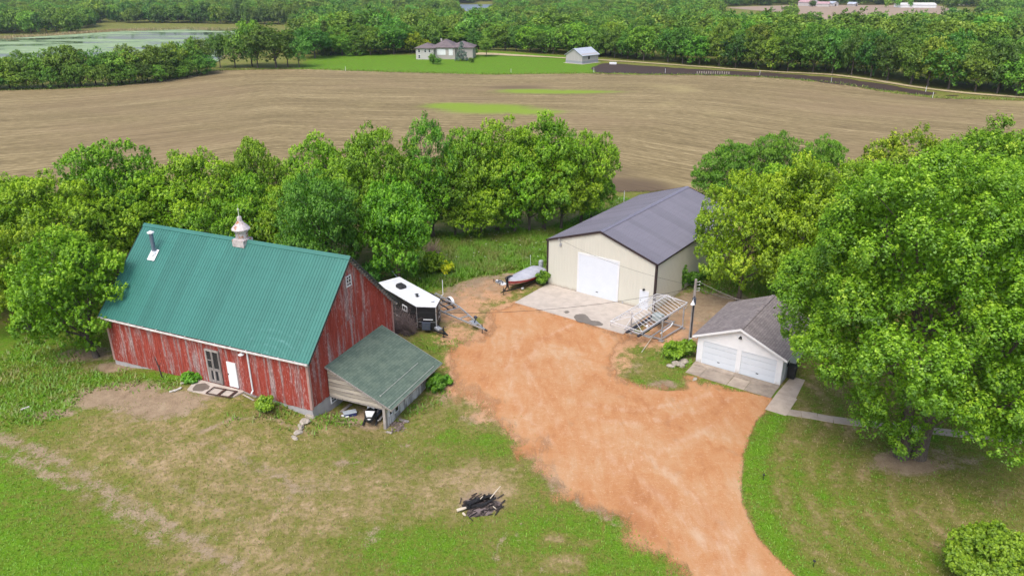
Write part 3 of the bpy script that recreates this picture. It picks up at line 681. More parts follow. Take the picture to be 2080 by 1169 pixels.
# lean-to on the gable
B1, B2, ZT, EX, ZE = 1.72, 8.85, 2.40, 5.14, .18
lsl = (ZT-ZE)/EX; LR = math.hypot(EX, ZT-ZE)
r_ = MB(); r_.box(0, B2-B1, 0, LR, -.09, 0)
lr = r_.build('lean_to_roof', GSH, barn); lr.location = (bL+EX, B1, ZE+.05); lr.rotation_euler = (math.atan(lsl), 0, pi/2)
for e, y0, y1 in ((3.95, .55, 5.6), (4.88, .12, 6.3)):
    q = MB(); q.box(y0, y1, (EX-e)*LR/EX-.02, (EX-e)*LR/EX+.02, .0, .03); q.box(y0-.05, y0+.03, (EX-e)*LR/EX-.05, (EX-e)*LR/EX+.05, .004, .05)
    q.build('batten', M('pale metal strip', (.36, .38, .34), (.26, .28, .25), 4), lr)
q = MB()
for s0, s1, y_ in ((0, LR, -.03), (0, LR, B2-B1)): q.box(y_, y_+.03, s0, s1, -.12, .01)
q.box(-.03, B2-B1+.03, -.03, 0, -.12, .008); q.build('edge_trim', OLDW, lr)
zr = lambda e: ZT-lsl*e-.08
q = MB()   # horizontal side boards
for k, zb in enumerate(np.arange(.12, 2.2, .285)):
    e1 = min(4.42, (ZT-.1-zb)/lsl); e2 = min(4.42, max(.1, (ZT-.1-(zb+.28))/lsl))
    if e1 < .2: break
    q.prism([(bL+.1, B1+.12, zb), (bL+e1, B1+.12, zb), (bL+e2, B1+.12, zb+.25), (bL+.1, B1+.12, zb+.25)], (0, .03+.012*(k % 2), 0), [.9, .35, .85, .2, .8, .4, .7, .5][k % 8])
q.build('side_boards', TANW, barn)
WHW = NT('peeling whitewashed boards'); O = WHW.coord(); n = WHW.noise(WHW.map(O, (7, 7, 1)), 1, 5, .7); WHW = WHW.pbr(WHW.mix(WHW.sstep(WHW.math('ADD', n, WHW.math('MULTIPLY_ADD', WHW.attr('tint'), .3, -.15)), .42, .6), (.27, .25, .24), (.66, .64, .65)), .9)
q = MB(); b_ = B1+.2; FX = bL+4.42
while b_ < B2-.15:
    ww = .22*random.uniform(.85, 1.15); q.box(FX, FX+.03+random.uniform(0, .012), b_+.004, b_+ww-.006, -1.95, zr(4.42)-.03, random.random()); b_ += ww
q.build('lean_to_front_wall', WHW, barn)
q = MB(); b_ = 0
while b_ < 4.3: q.box(bL+b_+.1, bL+b_+.1+.24, B2-.2, B2-.16, -1.7, zr(b_+.1)-.02, random.random()); b_ += .25
q.build('lean_to_end_wall', WHW, barn)
uw = lambda s, z, o: (FX+.045+o, s, z)
for s_, z_, w, h in ((2.35, -.78, .42, .62), (3.05, -.95, .55, .55), (3.0, -.18, .95, .44), (4.45, -.62, .3, .75), (6.35, -.5, .4, .6)):
    window(barn, uw, None, (s_, z_), w, h, 1 if w < .9 else 2, 1, WHITE, fw=.06)
for b_ in (B1+.12,):
    q = MB(); q.box(FX-.10, FX+.10, b_, b_+.18, -2.0, zr(4.42)-.02, .8); q.build('post', OLDW, barn)
q = MB(); q.box(FX-.02, FX+.0, B1+.32, B2-.2, zr(4.42)-.25, zr(4.42)-.05); q.box(bL+.12, FX-.12, B1+.16, B1+.24, -.02, .11, .5); q.build('beam', OLDW, barn)

# ================================================================ BIG STEEL SHED
shed = empty('pole_shed', SHED.o, SHED.r, 'large cream steel pole shed with a slate grey roof and white overhead door', 'shed')
def splash(mat, col, h=.55):
    nt_ = mat.node_tree; p = [n for n in nt_.nodes if n.type == 'BSDF_PRINCIPLED'][0]; lk = p.inputs['Base Color'].links[0].from_socket
    t = NT.__new__(NT); t.mat = mat; t.t = nt_; O = t.coord(); s_ = t.n('ShaderNodeSeparateXYZ'); t.l(O, s_.inputs[0]); n = t.noise(t.map(O, (3, 3, .8)), 1.3, 4, .7)
    f = t.math('MULTIPLY', t.sstep(t.math('ADD', s_.outputs[2], t.math('MULTIPLY', n, -h)), .12, -.28), .55); t.l(t.mix(f, lk, col), p.inputs['Base Color']); return mat
CREAM = M('cream steel siding', (.60, .595, .525), (.59, .585, .515), .4, rough=.5, tint=.01)
splash(CREAM, (.36, .27, .19)); GWALL = splash(M('garage white siding', (.74, .76, .79), (.68, .70, .73), 1.5, rough=.55), (.42, .36, .30))
ssl = (sHR-sHE)/(sW/2)
def ribwall(mb, a0, a1, pt, top, pitch=.3, holes=()):
    """steel siding: panels between ribs; pt(a, z, out)"""
    n = int(round((a1-a0)/pitch)); p = (a1-a0)/n
    for i in range(n):
        x0 = a0+i*p; xs_ = [(x0, 0), (x0+p-.07, 0), (x0+p-.05, .016), (x0+p-.02, .016), (x0+p, 0)]
        for (u0, o0), (u1, o1) in zip(xs_[:-1], xs_[1:]):
            mb.add([pt(u0, 0, o0), pt(u1, 0, o1), pt(u1, top(u1), o1), pt(u0, top(u0), o0)], [(0, 1, 2, 3)], random.random() if u0 == x0 else .5)
top = lambda a: sHE+ssl*min(a, sW-a)-.03
q = MB(); ribwall(q, .05, sW-.05, lambda a, z, o: (a, -o, z), top); q.prism([(0.05, .03, 0), (sW-.05, .03, 0), (sW-.05, .03, sHE-.05), (sW/2, .03, sHR-.08), (.05, .03, sHE-.05)], (0, .03, 0)); q.build('front_wall', CREAM, shed)
q = MB(); ribwall(q, .05, sL-.05, lambda a, z, o: (sW+o, a, z), lambda a: sHE-.02); q.box(sW-.06, sW-.03, .05, sL-.05, 0, sHE-.05); q.build('side_wall', CREAM, shed)
q = MB(); ribwall(q, .05, sL-.05, lambda a, z, o: (-o, a, z), lambda a: sHE-.02); q.box(.03, .06, .05, sL-.05, 0, sHE-.05); q.build('side_wall', CREAM, shed)
q = MB(); ribwall(q, .05, sW-.05, lambda a, z, o: (a, sL+o, z), top); q.build('back_wall', CREAM, shed)
srun = (sW/2+.08)*math.hypot(1, ssl); sth = math.atan(ssl); sez = sHE-.08*ssl
ro = ribbed_slope('roof', -.12, sL+.12, srun, PURPR, shed, (sW+.08, 0, sez+.03), (sth, 0, pi/2), .3, (.05, .026), .04, 3)
ro = ribbed_slope('roof', -.12, sL+.12, srun, PURPR, shed, (-.08, sL, sez+.03), (sth, 0, -pi/2), .3, (.05, .026), .04, 3)
q = MB()
for s_ in (1, -1): q.prism([(sW/2, -.13, sHR+.085), (sW/2-s_*.25, -.13, sHR+.085-.25*ssl), (sW/2-s_*.25, -.13, sHR+.07-.25*ssl), (sW/2, -.13, sHR+.07)], (0, sL+.26, 0))
q.build('ridge_cap', M('pale grey ridge steel', (.21, .20, .25), rough=.4), shed)
q = MB()
for s_ in (0, 1):
    X = lambda a: a if s_ == 0 else sW-a
    for yf in (-.16, sL+.125): q.prism([(X(-.09), yf, sHE+.07-.09*ssl), (X(sW/2), yf, sHR+.08), (X(sW/2), yf, sHR-.13), (X(-.09), yf, sHE-.13-.09*ssl)], (0, .035, 0))
    q.box(min(X(-.05), X(.14)), max(X(-.05), X(.14)), -.045, -.02, 0, sHE-.1); q.box(min(X(-.055), X(-.03)), max(X(-.055), X(-.03)), -.045, .14, 0, sHE-.1)
    q.box(min(X(-.10), X(-.03)), max(X(-.10), X(-.03)), .15, sL, sHE-.16, sHE-.03)
q.box(.15, 3.5, -.04, -.026, 0, .07); q.box(7.75, sW-.15, -.04, -.026, 0, .07)
q.build('trim', DKTRIM, shed)
q = MB(); a0, a1, h = 3.59, 7.68, 3.88
NS = 8
for k in range(NS): q.box(a0, a1, -.05-.004*(k % 2), -.03, h*k/NS+.012, h*(k+1)/NS-.012); q.box(a0+.02, a1-.02, -.045, -.03, h*(k+1)/NS-.012, h*(k+1)/NS+.012)
for k in range(NS): q.box(a0+.2, a1-.2, -.058, -.05, h*(k+.3)/NS, h*(k+.36)/NS); q.box(a0+.2, a1-.2, -.058, -.05, h*(k+.65)/NS, h*(k+.71)/NS)
do = q.build('overhead_door', DOORW, shed)
q = MB(); q.box((a0+a1)/2-.12, (a0+a1)/2+.12, -.085, -.055, .5, .56); q.build('handle', BLKPL, do)
q = MB(); q.box(a0-.16, a0-.002, -.075, -.02, 0, h+.16); q.box(a1+.002, a1+.16, -.075, -.02, 0, h+.16); q.box(a0, a1, -.075, -.02, h+.002, h+.16); q.build('frame', WHITE, do)
q = MB(); a0 = 9.98; q.box(a0+.06, a0+.86, -.07, -.03, .02, 1.78); dm = q.build('door', DOORW, shed)
q = MB(); q.box(a0, a0+.058, -.08, -.02, 0, 1.86); q.box(a0+.862, a0+.92, -.08, -.02, 0, 1.86); q.box(a0+.058, a0+.862, -.08, -.02, 1.782, 1.86); q.build('frame', WHITE, dm)
q = MB(); q.lathe([(.03, 0), (.03, .06)], 8, (a0+.14, -.13, .9), ax='y'); q.build('handle', BLKPL, dm)
q = MB(); q.box(10.3, 10.5, -.18, -.03, 1.92, 2.02); q.box(10.34, 10.46, -.26, -.18, 1.90, 2.06); q.build('wall_lamp', BLACK, shed)
q = MB(); q.tube([(1.5, -.10, 4.9), (1.5, -.10, 4.35)], .03, 8); q.tube([(1.5, -.10, 4.9), (1.42, -.22, 4.96), (1.38, -.28, 4.88)], .035, 8); q.box(1.42, 1.62, -.14, -.03, 4.25, 4.5); q.build('service_conduit', GALV, shed)
q = MB(); q.box(8.3, 8.42, -.1, -.03, .1, .24); q.build('outlet_box', GALV, shed)

# ================================================================ TWO-CAR GARAGE
gar = empty('garage', GAR.o, GAR.r, 'white two-door garage with a brown grey shingle roof', 'garage')
gsl = (gHR-gHE)/(gW/2)
d1, d2, dh = (.44, 3.17), (3.455, 6.19), 2.03
q = MB(); t_ = lambda a: gHE+gsl*min(a, gW-a)-.05
q.prism([(d1[1], 0, 0), (d2[0], 0, 0), (d2[0], 0, dh), (d1[1], 0, dh)], (0, .12, 0)); q.prism([(0, 0, 0), (d1[0], 0, 0), (d1[0], 0, dh), (0, 0, dh)], (0, .12, 0)); q.prism([(d2[1], 0, 0), (gW, 0, 0), (gW, 0, dh), (d2[1], 0, dh)], (0, .12, 0))
q.prism([(0, 0, dh), (gW, 0, dh), (gW, 0, gHE-.05), (gW/2, 0, gHR-.08), (0, 0, gHE-.05)], (0, .12, 0)); q.build('front_wall', GWALL, gar)
for x0, nm in ((0, 'side_wall'), (gW-.12, 'side_wall')):
    q = MB(); z_ = .0
    while z_ < gHE-.08: q.prism([(x0-.012 if x0 == 0 else x0+.132, .121, z_), (x0+.0 if x0 == 0 else x0+.12, .121, z_+.2), (x0+.06, .121, z_+.2), (x0+.06, .121, z_)], (0, gL-.13, 0)); z_ += .2
    q.build(nm, GWALL, gar)
q = MB(); q.prism([(0.12, gL-.12, 0), (gW-.12, gL-.12, 0), (gW-.12, gL-.12, gHE-.05), (gW/2, gL-.12, gHR-.1), (.12, gL-.12, gHE-.05)], (0, .12, 0)); q.build('back_wall', GWALL, gar)
grun = (gW/2+.343)*math.hypot(1, gsl); gth = math.atan(gsl); gez = gHE-.343*gsl
for loc, rz in (((gW+.343, 0, gez+.06), pi/2), ((-.343, gL, gez+.06), -pi/2)):
    q = MB(); q.box(-.297, gL+.297, 0, grun, -.08, 0); o = q.build('roof', BSH, gar); o.location = loc; o.rotation_euler = (gth, 0, rz)
q = MB()
for s_ in (0, 1):
    X = lambda a: a if s_ == 0 else gW-a
    for yf in (-.33, gL+.30): q.prism([(X(-.35), yf, gez+.045), (X(gW/2), yf, gHR+.05), (X(gW/2), yf, gHR-.13), (X(-.35), yf, gez-.13)], (0, .03, 0))
    q.box(min(X(-.365), X(-.34)), max(X(-.365), X(-.34)), -.3, gL+.3, gez-.12, gez+.03)
    q.box(min(X(-.338), X(-.01)), max(X(-.338), X(-.01)), -.298, gL+.29, gez-.11, gez-.09)
q.build('fascia', WHITE, gar)
q = MB()
for k in range(30): q.box(gW/2-.14, gW/2+.14, -.297+k*.26, -.297+k*.26+.27, gHR+.025, gHR+.055+.012*(k % 2), random.random())
q.build('ridge_shingles', BSH, gar)
for (a0, a1) in (d1, d2):
    q = MB(); NS = 4
    for k in range(NS):
        z0, z1 = dh*k/NS+.01, dh*(k+1)/NS-.008
        q.box(a0+.02, a1-.02, .035, .08, z0, z1)
        for j in range(4):
            w_p = (a1-a0)/4; q.box(a0+j*w_p+.1, a0+(j+1)*w_p-.1, .026, .035, z0+.1, z1-.1)
    do = q.build('overhead_door', DOORG, gar)
    q = MB(); q.box((a0+a1)/2-.09, (a0+a1)/2+.09, .0, .03, .42, .47); q.build('handle', BLKPL, do)
    q = MB(); q.box(a0, a0+.045, -.02, .03, .0, dh); q.box(a1-.045, a1, -.02, .03, 0, dh); q.box(a0+.045, a1-.045, -.02, .03, dh-.045, dh); q.box(a0+.05, a1-.05, .028, .08, .0, .012); q.build('frame', WHITE, do)
q = MB(); q.box(3.2, 3.34, -.03, 0, 3.0, 3.14); q.tube([(3.23, -.03, 3.05), (3.18, -.16, 2.98)], .055, 8); q.tube([(3.31, -.03, 3.05), (3.36, -.16, 2.98)], .055, 8); q.build('wall_lamp', BLACK, gar)
q = MB(); q.box(gW+.01, gW+.06, .9, 1.75, .05, 2.0); do = q.build('door', M('grey side door', (.34, .37, .40), rough=.5), gar)
q = MB(); q.box(gW+.06, gW+.075, 1.05, 1.6, 1.1, 1.8); q.build('pane', DARKGLASS, do)

# ---------------------------------------------------------------- concrete
def slab(name, fr, quads, th, mat, zoff=0.0, kind='structure', gapt=True):
    b_ = MB()
    for Q in quads: b_.prism([fr.w(a, bb, zoff-fr.o[2]+z)[:2]+(z,) for (a, bb), z in zip(Q, [ -th]*len(Q))], (0, 0, th+zoff), random.random())
    return tag(b_.build(name, mat), kind=kind)
q = MB()
for (x0, x1) in ((.15, 3.9), (3.91, 7.6), (7.61, 11.38)):
    for (y0, y1) in ((-5.62, -2.8), (-2.79, -.02)): q.prism([SHED.w(a, b_, -.3) for a, b_ in ((x0, y0), (x1, y0), (x1, y1), (x0, y1))], (0, 0, .36), random.random())
tag(q.build('concrete_apron', CONC), kind='structure')
def puddle(pts, z):
    P = []
    c = np.mean(pts, 0)
    for i in range(len(pts)):
        a, b_ = np.array(pts[i]), np.array(pts[(i+1) % len(pts)])
        for k in range(4): P.append(a*(1-k/4)+b_*k/4)
    P = np.array(P)
    for _ in range(3): P = (np.roll(P, 1, 0)+2*P+np.roll(P, -1, 0))/4
    P = P+RNG.normal(0, .03, P.shape)
    b_ = MB(); b_.add([(x, y, z) for x, y in P], [tuple(range(len(P)))]); tag(b_.build('wet_patch', WET), kind='structure')
fz = lambda L, z: [flat(x, y, z) for x, y in L]
puddle(fz([(1164, 642), (1172, 637), (1188, 637), (1197, 644), (1200, 651), (1215, 651), (1226, 657), (1222, 662), (1205, 661), (1190, 656), (1172, 654)], .06), .064)
puddle(fz([(1143, 633), (1152, 630), (1159, 633), (1150, 637)], .06), .064)
q = MB()
for (x0, x1, y0, y1, z) in ((.0, 3.2, -.62, -.03, .02), (3.22, 6.62, -.62, -.03, .02), (.05, 1.15, -2.15, -.65, 0), (1.18, 3.3, -2.2, -.65, .01), (3.33, 4.6, -2.16, -.65, -.01), (4.63, 6.6, -2.18, -.65, .0)):
    q.prism([GAR.w(a, b_, -.4) for a, b_ in ((x0, y0), (x1, y0), (x1, y1), (x0, y1))], (0, 0, .43+z), random.random())
tag(q.build('garage_apron', CONCO), kind='structure')
q = MB()
for P in ([(6.75, -3.9), (8.2, -3.9), (8.2, -1.2), (6.75, -1.2)], [(6.75, -1.18), (8.1, -1.18), (7.9, 1.9), (6.9, 1.9)]):
    q.prism([GAR.w(a, b_, -.4) for a, b_ in P], (0, 0, .43), random.random())
PW = [(1598, 836), (1628, 841), (1660, 846), (1692, 852), (1730, 857), (1770, 862), (1815, 866), (1860, 871), (1905, 876), (1950, 881), (2000, 886), (2060, 892), (2130, 900)]
for (xa, ya), (xb, yb_) in zip(PW[:-1], PW[1:]):
    p0, p1 = np.array(at(xa, ya)), np.array(at(xb, yb_)); d = (p1-p0)[:2]; d /= np.linalg.norm(d); nrm = np.array([-d[1], d[0]])*.42; g = d*.015
    q.prism([(p0[0]+g[0]+nrm[0], p0[1]+g[1]+nrm[1], p0[2]-.2), (p0[0]+g[0]-nrm[0], p0[1]+g[1]-nrm[1], p0[2]-.2), (p1[0]-nrm[0], p1[1]-nrm[1], p0[2]-.2), (p1[0]+nrm[0], p1[1]+nrm[1], p0[2]-.2)], (0, 0, .235+random.uniform(-.012, .012)), random.random())
tag(q.build('concrete_path', M('path concrete', (.50, .42, .34), (.40, .33, .27), 1.3, rough=.9, bump=.2, tint=.08)), kind='structure')
q = MB()
for P in ([(8.25, -.1), (9.5, -.1), (9.3, -1.55), (8.75, -1.5)], [(9.53, -.1), (12.6, -.1), (12.45, -.95), (11.7, -1.15), (10.6, -1.45), (9.33, -1.56)]):
    q.prism([BARN.w(a, b_, -.3) for a, b_ in P], (0, 0, .52), random.random())
tag(q.build('door_slab', CONC), kind='structure')
pz = BARN.o[2]+.222
puddle(fz([(388, 792), (398, 779), (416, 777), (428, 783), (424, 790), (405, 795)], pz), pz+.004)

# ================================================================ FAR HOUSE, FAR SHED, FAR FARM
def hip(mb, x0, x1, y0, y1, z, h, ov=.5, inset=None):
    x0 -= ov; x1 += ov; y0 -= ov; y1 += ov; i = min(x1-x0, y1-y0)/2
    if (x1-x0) >= (y1-y0): r0, r1 = (x0+i, (y0+y1)/2, z+h), (x1-i, (y0+y1)/2, z+h)
    else: r0, r1 = ((x0+x1)/2, y0+i, z+h), ((x0+x1)/2, y1-i, z+h)
    V = [(x0, y0, z), (x1, y0, z), (x1, y1, z), (x0, y1, z), r0, r1, (x0, y0, z-.2), (x1, y0, z-.2), (x1, y1, z-.2), (x0, y1, z-.2)]
    F = [(0, 1, 5, 4), (2, 3, 4, 5), (1, 2, 5), (3, 0, 4)] if (x1-x0) >= (y1-y0) else [(0, 1, 4), (1, 2, 5, 4), (2, 3, 5), (3, 0, 4, 5)]
    mb.add(V, F+[(0, 6, 7, 1), (1, 7, 8, 2), (2, 8, 9, 3), (3, 9, 6, 0), (9, 8, 7, 6)])
hp = at(858, 121); hs = hp[1]/1514*1.02
house = empty('house', hp, -.08, 'low beige house with brown hip roofs on the far green lawn', 'house')
SIDE = M('beige house siding', (.42, .39, .375), (.37, .345, .33), .6, rough=.7)
SIDEW = M('pale house siding', (.50, .48, .475), (.46, .44, .435), .6, rough=.7)
u = hs
q = MB(); q.box(-12*u, 22*u, 0, 9, -1, 4.0); q.build('wall', SIDEW, house)
q = MB(); q.box(22*u+.05, 62*u, 1.5, 11, -.5, 4.05); q.build('wall', SIDE, house)
q = MB(); q.box(62*u+.05, 95*u, 3.2, 12, -.5, 4.05); q.build('wall', SIDE, house)
q = MB(); hip(q, -12*u, 24*u, 0, 9, 4.0, 1.5); q.build('roof', BSH2, house)
q = MB(); hip(q, 18*u, 62*u, 1.5, 13, 4.15, 2.5); q.build('roof', BSH2, house)
q = MB(); hip(q, 50*u, 95*u, 3.2, 12.5, 4.1, 1.9); q.build('roof', BSH2, house)
for x_, z_ in ((-8, 2.4), (4, 2.4), (-8, .4), (12, 2.4)): window(house, lambda s, z, o: (s, -.02-o, z), None, (x_*u, z_), .9, 1.2, 1, 2, WHITE, fw=.1)
q = MB(); q.box(27*u, 44*u, 1.42, 1.5, 1.5, 3.6); q.build('garage_door', WHITE, house)
q = MB(); q.box(50*u, 58*u, 1.42, 1.5, 1.4, 3.7); q.build('garage_door', WHITE, house)
q = MB(); q.box(30*u, 33*u, 7.0, 7.6, 5.9, 6.75); q.build('vent', SIDE, house)
A = np.array(at(1149.2, 127.5)); Bp = np.array(at(1188, 129.5))
d = (Bp-A)[:2]; Wf = np.linalg.norm(d); rz = math.atan2(d[1], d[0])-.30
fs = empty('machine_shed', tuple(A), rz, 'small grey shed with a pale steel roof beside the dark garden strip', 'shed')
Wf *= 1.02; Lf = 9.0; He = 3.0; Hr = 4.9
FG = M('grey shed siding', (.42, .40, .40), (.38, .36, .36), .8, (4, 4, .3)); 
q = MB(); q.prism([(0, 0, 0), (Wf, 0, 0), (Wf, 0, He), (Wf/2, 0, Hr), (0, 0, He)], (0, Lf, 0)); q.build('wall', FG, fs)
q = MB()
for s_ in (1, -1):
    X = lambda a: a if s_ > 0 else Wf-a
    q.prism([(X(-.4), -.4, He-.25), (X(Wf/2), -.4, Hr+.12), (X(Wf/2), -.4, Hr+.02), (X(-.4), -.4, He-.37)], (0, Lf+.8, 0))
q.build('roof', FARROOF, fs)
q = MB(); q.box(-.03, Wf+.03, -.04, Lf+.04, 0, .95); q.build('wainscot', M('slate wainscot', (.30, .32, .35), rough=.6), fs)
q = MB(); q.box(-.6, Wf+.8, -.7, Lf+.6, -.1, .06); tag(q.build('concrete_pad', CONC, None, tuple(A), rz=rz), kind='structure')
window(fs, lambda s, z, o: (Wf+.0+o, s, z), None, (3.2, 1.4), 1.0, 1.0, 1, 1, BLKPL, fw=.1)
def farm(px, py, w, l, he, hr, rz, wm, rm, label, name, cat):
    p = at(px, py); e = empty(name, p, rz, label, cat)
    b_ = MB(); b_.prism([(-w/2, 0, -1), (w/2, 0, -1), (w/2, 0, he), (0, 0, hr), (-w/2, 0, he)], (0, l, 0)); b_.build('wall', wm, e)
    b_ = MB()
    for s_ in (1, -1): b_.prism([(-s_*(w/2+.4), -.4, he-.2), (0, -.4, hr+.2), (0, -.4, hr), (-s_*(w/2+.4), -.4, he-.4)], (0, l+.8, 0))
    b_.build('roof', rm, e)
    b_ = MB(); b_.box(-.8, .8, -.06, .02, 0, 2.2); b_.build('door', DKTRIM, e)
PINK = M('faded pink steel roof', (.46, .30, .32), (.40, .25, .27), .3)
farm(1655, 13, 13, 16, 4, 7, .5, SIDEW, PINK, 'white barn with a faded pink roof beyond the far bare field', 'far_barn', 'barn')
farm(1684, 14, 8, 11, 3, 4.6, 1.1, SIDEW, PINK, 'smaller white building with a pink roof right of the far barn', 'far_building', 'building')
farm(1697, 13, 7, 8, 3, 4.5, .4, SIDEW, FARROOF, 'small white hut between the far barns and the far line of trees', 'far_hut', 'hut')
farm(1739, 13.5, 6, 8, 2.6, 4, .7, SIDE, FARROOF, 'tiny pale shed standing alone on the far bare field', 'far_hut', 'hut')
farm(1965, 11, 12, 16, 4, 6.5, 1.4, SIDEW, FARROOF, 'white farmhouse at the top right beyond the far field', 'far_house', 'house')
farm(1895, 16, 12, 36, 3.2, 4.6, 1.56, WHITE, M('pale cream roof', (.62, .60, .56)), 'long low white building at the right end of the far field', 'far_building', 'building')
# ================================================================ ENCLOSED TRAILER
def wheel(parent, x, y, z, r=.33, w=.2, name='wheel', rim=GALV):
    q = MB(); q.lathe([(r*.55, -w/2), (r*.93, -w/2), (r, -w/2+.03), (r, w/2-.03), (r*.93, w/2), (r*.55, w/2)], 20, (x, y, z), ax='y'); o = q.build(name, RUBBER, parent)
    q = MB(); q.lathe([(.04, -w/2-.01), (r*.2, -w/2-.015), (r*.25, -w/2+.03), (r*.5, -w/2+.02), (r*.58, -w/2+.0), (r*.58, w/2), (r*.5, w/2-.02), (r*.2, w/2+.015), (.04, w/2+.01)], 16, (x, y, z), ax='y'); q.build('rim', rim, o)
    return o
tx, ty = -7.25, 57.8
ta = math.atan2(-.773, .634)
TR = empty('enclosed_trailer', (tx, ty, hz(tx, ty)), ta, 'black enclosed cargo trailer with a white roof parked behind the barn', 'trailer')
# local: x forward (towards hitch), y left
zb, zt, hw, L_ = .42, 2.38, 1.18, 6.3
NX0, NX1 = .28, 1.42
prof = [(-L_, -hw), (NX0, -hw), (NX1-.06, -.06), (NX1, 0), (NX1-.06, .06), (NX0, hw), (-L_, hw)]
q = MB(); q.prism([(x, y, zb) for x, y in prof], (0, 0, zt-zb-.02))
for x in np.arange(-L_+.5, -.2, .61): q.box(x, x+.012, -hw-.006, hw+.006, zb+.05, zt-.1)
BLK2 = M('satin black trailer skin', (.014, .014, .016), (.02, .02, .022), 2, rough=.5, spec=.25)
bo = q.build('body', BLK2, TR)
q = MB(); pr = [(x+(.03 if x > 1 else (-.03 if x < -1 else .01)), y*1.025) for x, y in prof]
q.prism([(x, y, zt-.02) for x, y in pr], (0, 0, .06), .5)
for x in np.arange(-L_+.55, -.1, .62): q.box(x, x+.03, -hw, hw, zt+.04, zt+.05, .3)
q.box(.18, .22, -hw, hw, zt+.04, zt+.055, .2)
rf = q.build('roof', M('chalky white trailer roof', (.74, .76, .78), (.66, .68, .71), .8, (1, 1, 1), rough=.45, tint=.1), TR)
q = MB(); q.bbox(-4.5, -3.6, -.35, .35, zt+.04, zt+.34, .12); q.build('roof_air_unit', BLKPL, rf)
q = MB(); q.box(-1.55, -1.25, -.12, .12, zt+.04, zt+.07); q.tube([(-1.4, 0, zt+.05), (-1.4, 0, zt+.25)], .05, 8); q.box(-1.56, -1.3, -.16, .1, zt+.22, zt+.27); q.build('roof_vent', BLKPL, rf)
q = MB(); q.bbox(-.3, .12, .35, .75, zt+.04, zt+.13, .05); q.box(.42, .48, .2, .5, zt+.042, zt+.075, .5, 1); q.bbox(.3, .62, -.55, -.05, zt+.04, zt+.065, .02); q.build('hatch', [WHITE, BLKPL], rf)
VN = np.array([NX1-NX0, hw]); VN /= np.linalg.norm(VN)      # along a nose face, from the side corner to the tip
def nose(sg, s0, s1, z0, z1, th, base=.012):
    """flat piece on a nose face: s from the corner (0) to the tip (1.63)"""
    n_ = np.array([VN[1], sg*VN[0]]); P = lambda s_: np.array([NX0+VN[0]*s_, sg*(hw-VN[1]*s_)])
    a_, b_ = P(s0)+n_*base, P(s1)+n_*base
    return [(a_[0], a_[1], z0), (b_[0], b_[1], z0), (b_[0], b_[1], z1), (a_[0], a_[1], z1)], (n_[0]*th, n_[1]*th, 0)
q = MB(); q.tube([(NX1-.02, 0, zb), (NX1-.02, 0, zt-.03)], .045, 8); q.build('corner_trim', GALV, bo)
for sg in (-1, 1):
    q = MB(); q.tube([(NX0, sg*(hw+.0), zb), (NX0, sg*hw, zt-.03)], .022, 6); q.build('corner_trim', GALV, bo)
    q = MB(); P_, d_ = nose(sg, .05, 1.58, .98, 1.01, .012); q.prism(P_, d_); q.build('nose_trim', GALV, bo)
    q = MB(); q.box(-L_, NX0-.03, sg*hw-.012, sg*hw+.012, zb, zb+.06); q.build('side_trim', GALV, bo)
q = MB(); P_, d_ = nose(-1, .55, 1.35, 1.22, 1.28, .05, .05); q.prism(P_, d_); q.build('grab_bar', WHITE, bo)
q = MB(); P_, d_ = nose(-1, .45, 1.15, .40, 1.02, .30, .02); q.prism(P_, d_); q.build('battery_box', GREYPL, TR)
for s0, s1, z0, z1 in ((.35, .62, 1.65, 2.15), (.3, .5, 1.2, 1.45), (.55, .72, .95, 1.2)):
    q = MB(); P_, d_ = nose(1, s0, s1, z0, z1, .006); P_[2] = (P_[2][0], P_[2][1], z1-.1); P_[0] = (P_[0][0], P_[0][1], z0+.08); q.prism(P_, d_); q.build('decal', WHITE, bo)
window(TR, lambda s, z, o: (s, -hw-o, z), None, (-1.95, 1.35), .75, .5, 2, 1, WHITE, fw=.06)
q = MB(); q.box(-3.6, -2.9, -hw-.02, -hw+.0, .55, 2.2); q.build('door', BLKPL, bo)
for y in (-hw+.12, hw-.12):
    for x in (-3.9, -3.1): wheel(TR, x, y, .33, .33, .2)
    q = MB(); q.bbox(-4.35, -2.65, y-.14, y+.14, .68, .76, .02); q.build('fender', BLKPL, TR)
q = MB()
for y in (-.6, .6): q.beam((.5, y, .38), (2.75, y*.08, .40), .07, .12)
q.beam((2.55, 0, .40), (3.0, 0, .40), .10, .10); q.lathe([(.05, -.02), (.075, .02), (.06, .07), (.01, .08)], 10, (3.0, 0, .40)); q.build('hitch_frame', BLACK, TR)
q = MB(); q.tube([(2.45, 0, .05), (2.45, 0, .95)], .045, 10); q.tube([(2.45, 0, .9), (2.45, .25, .9)], .02, 6); q.box(2.35, 2.55, -.1, .1, .02, .05); q.build('jack', BLKPL, TR)
q = MB(); q.bbox(1.35, 1.95, -.22, .22, .44, .60, .03); q.build('tongue_plate', GALV, TR)

# ================================================================ EMPTY BOAT TRAILER
ux, uy = -.608, .793
BTz = hz(-3, 58)
BT = empty('boat_trailer', (-2.14, 56.12, BTz), math.atan2(-uy, -ux), 'empty galvanised boat trailer with a white fender and upright guide post', 'boat trailer')
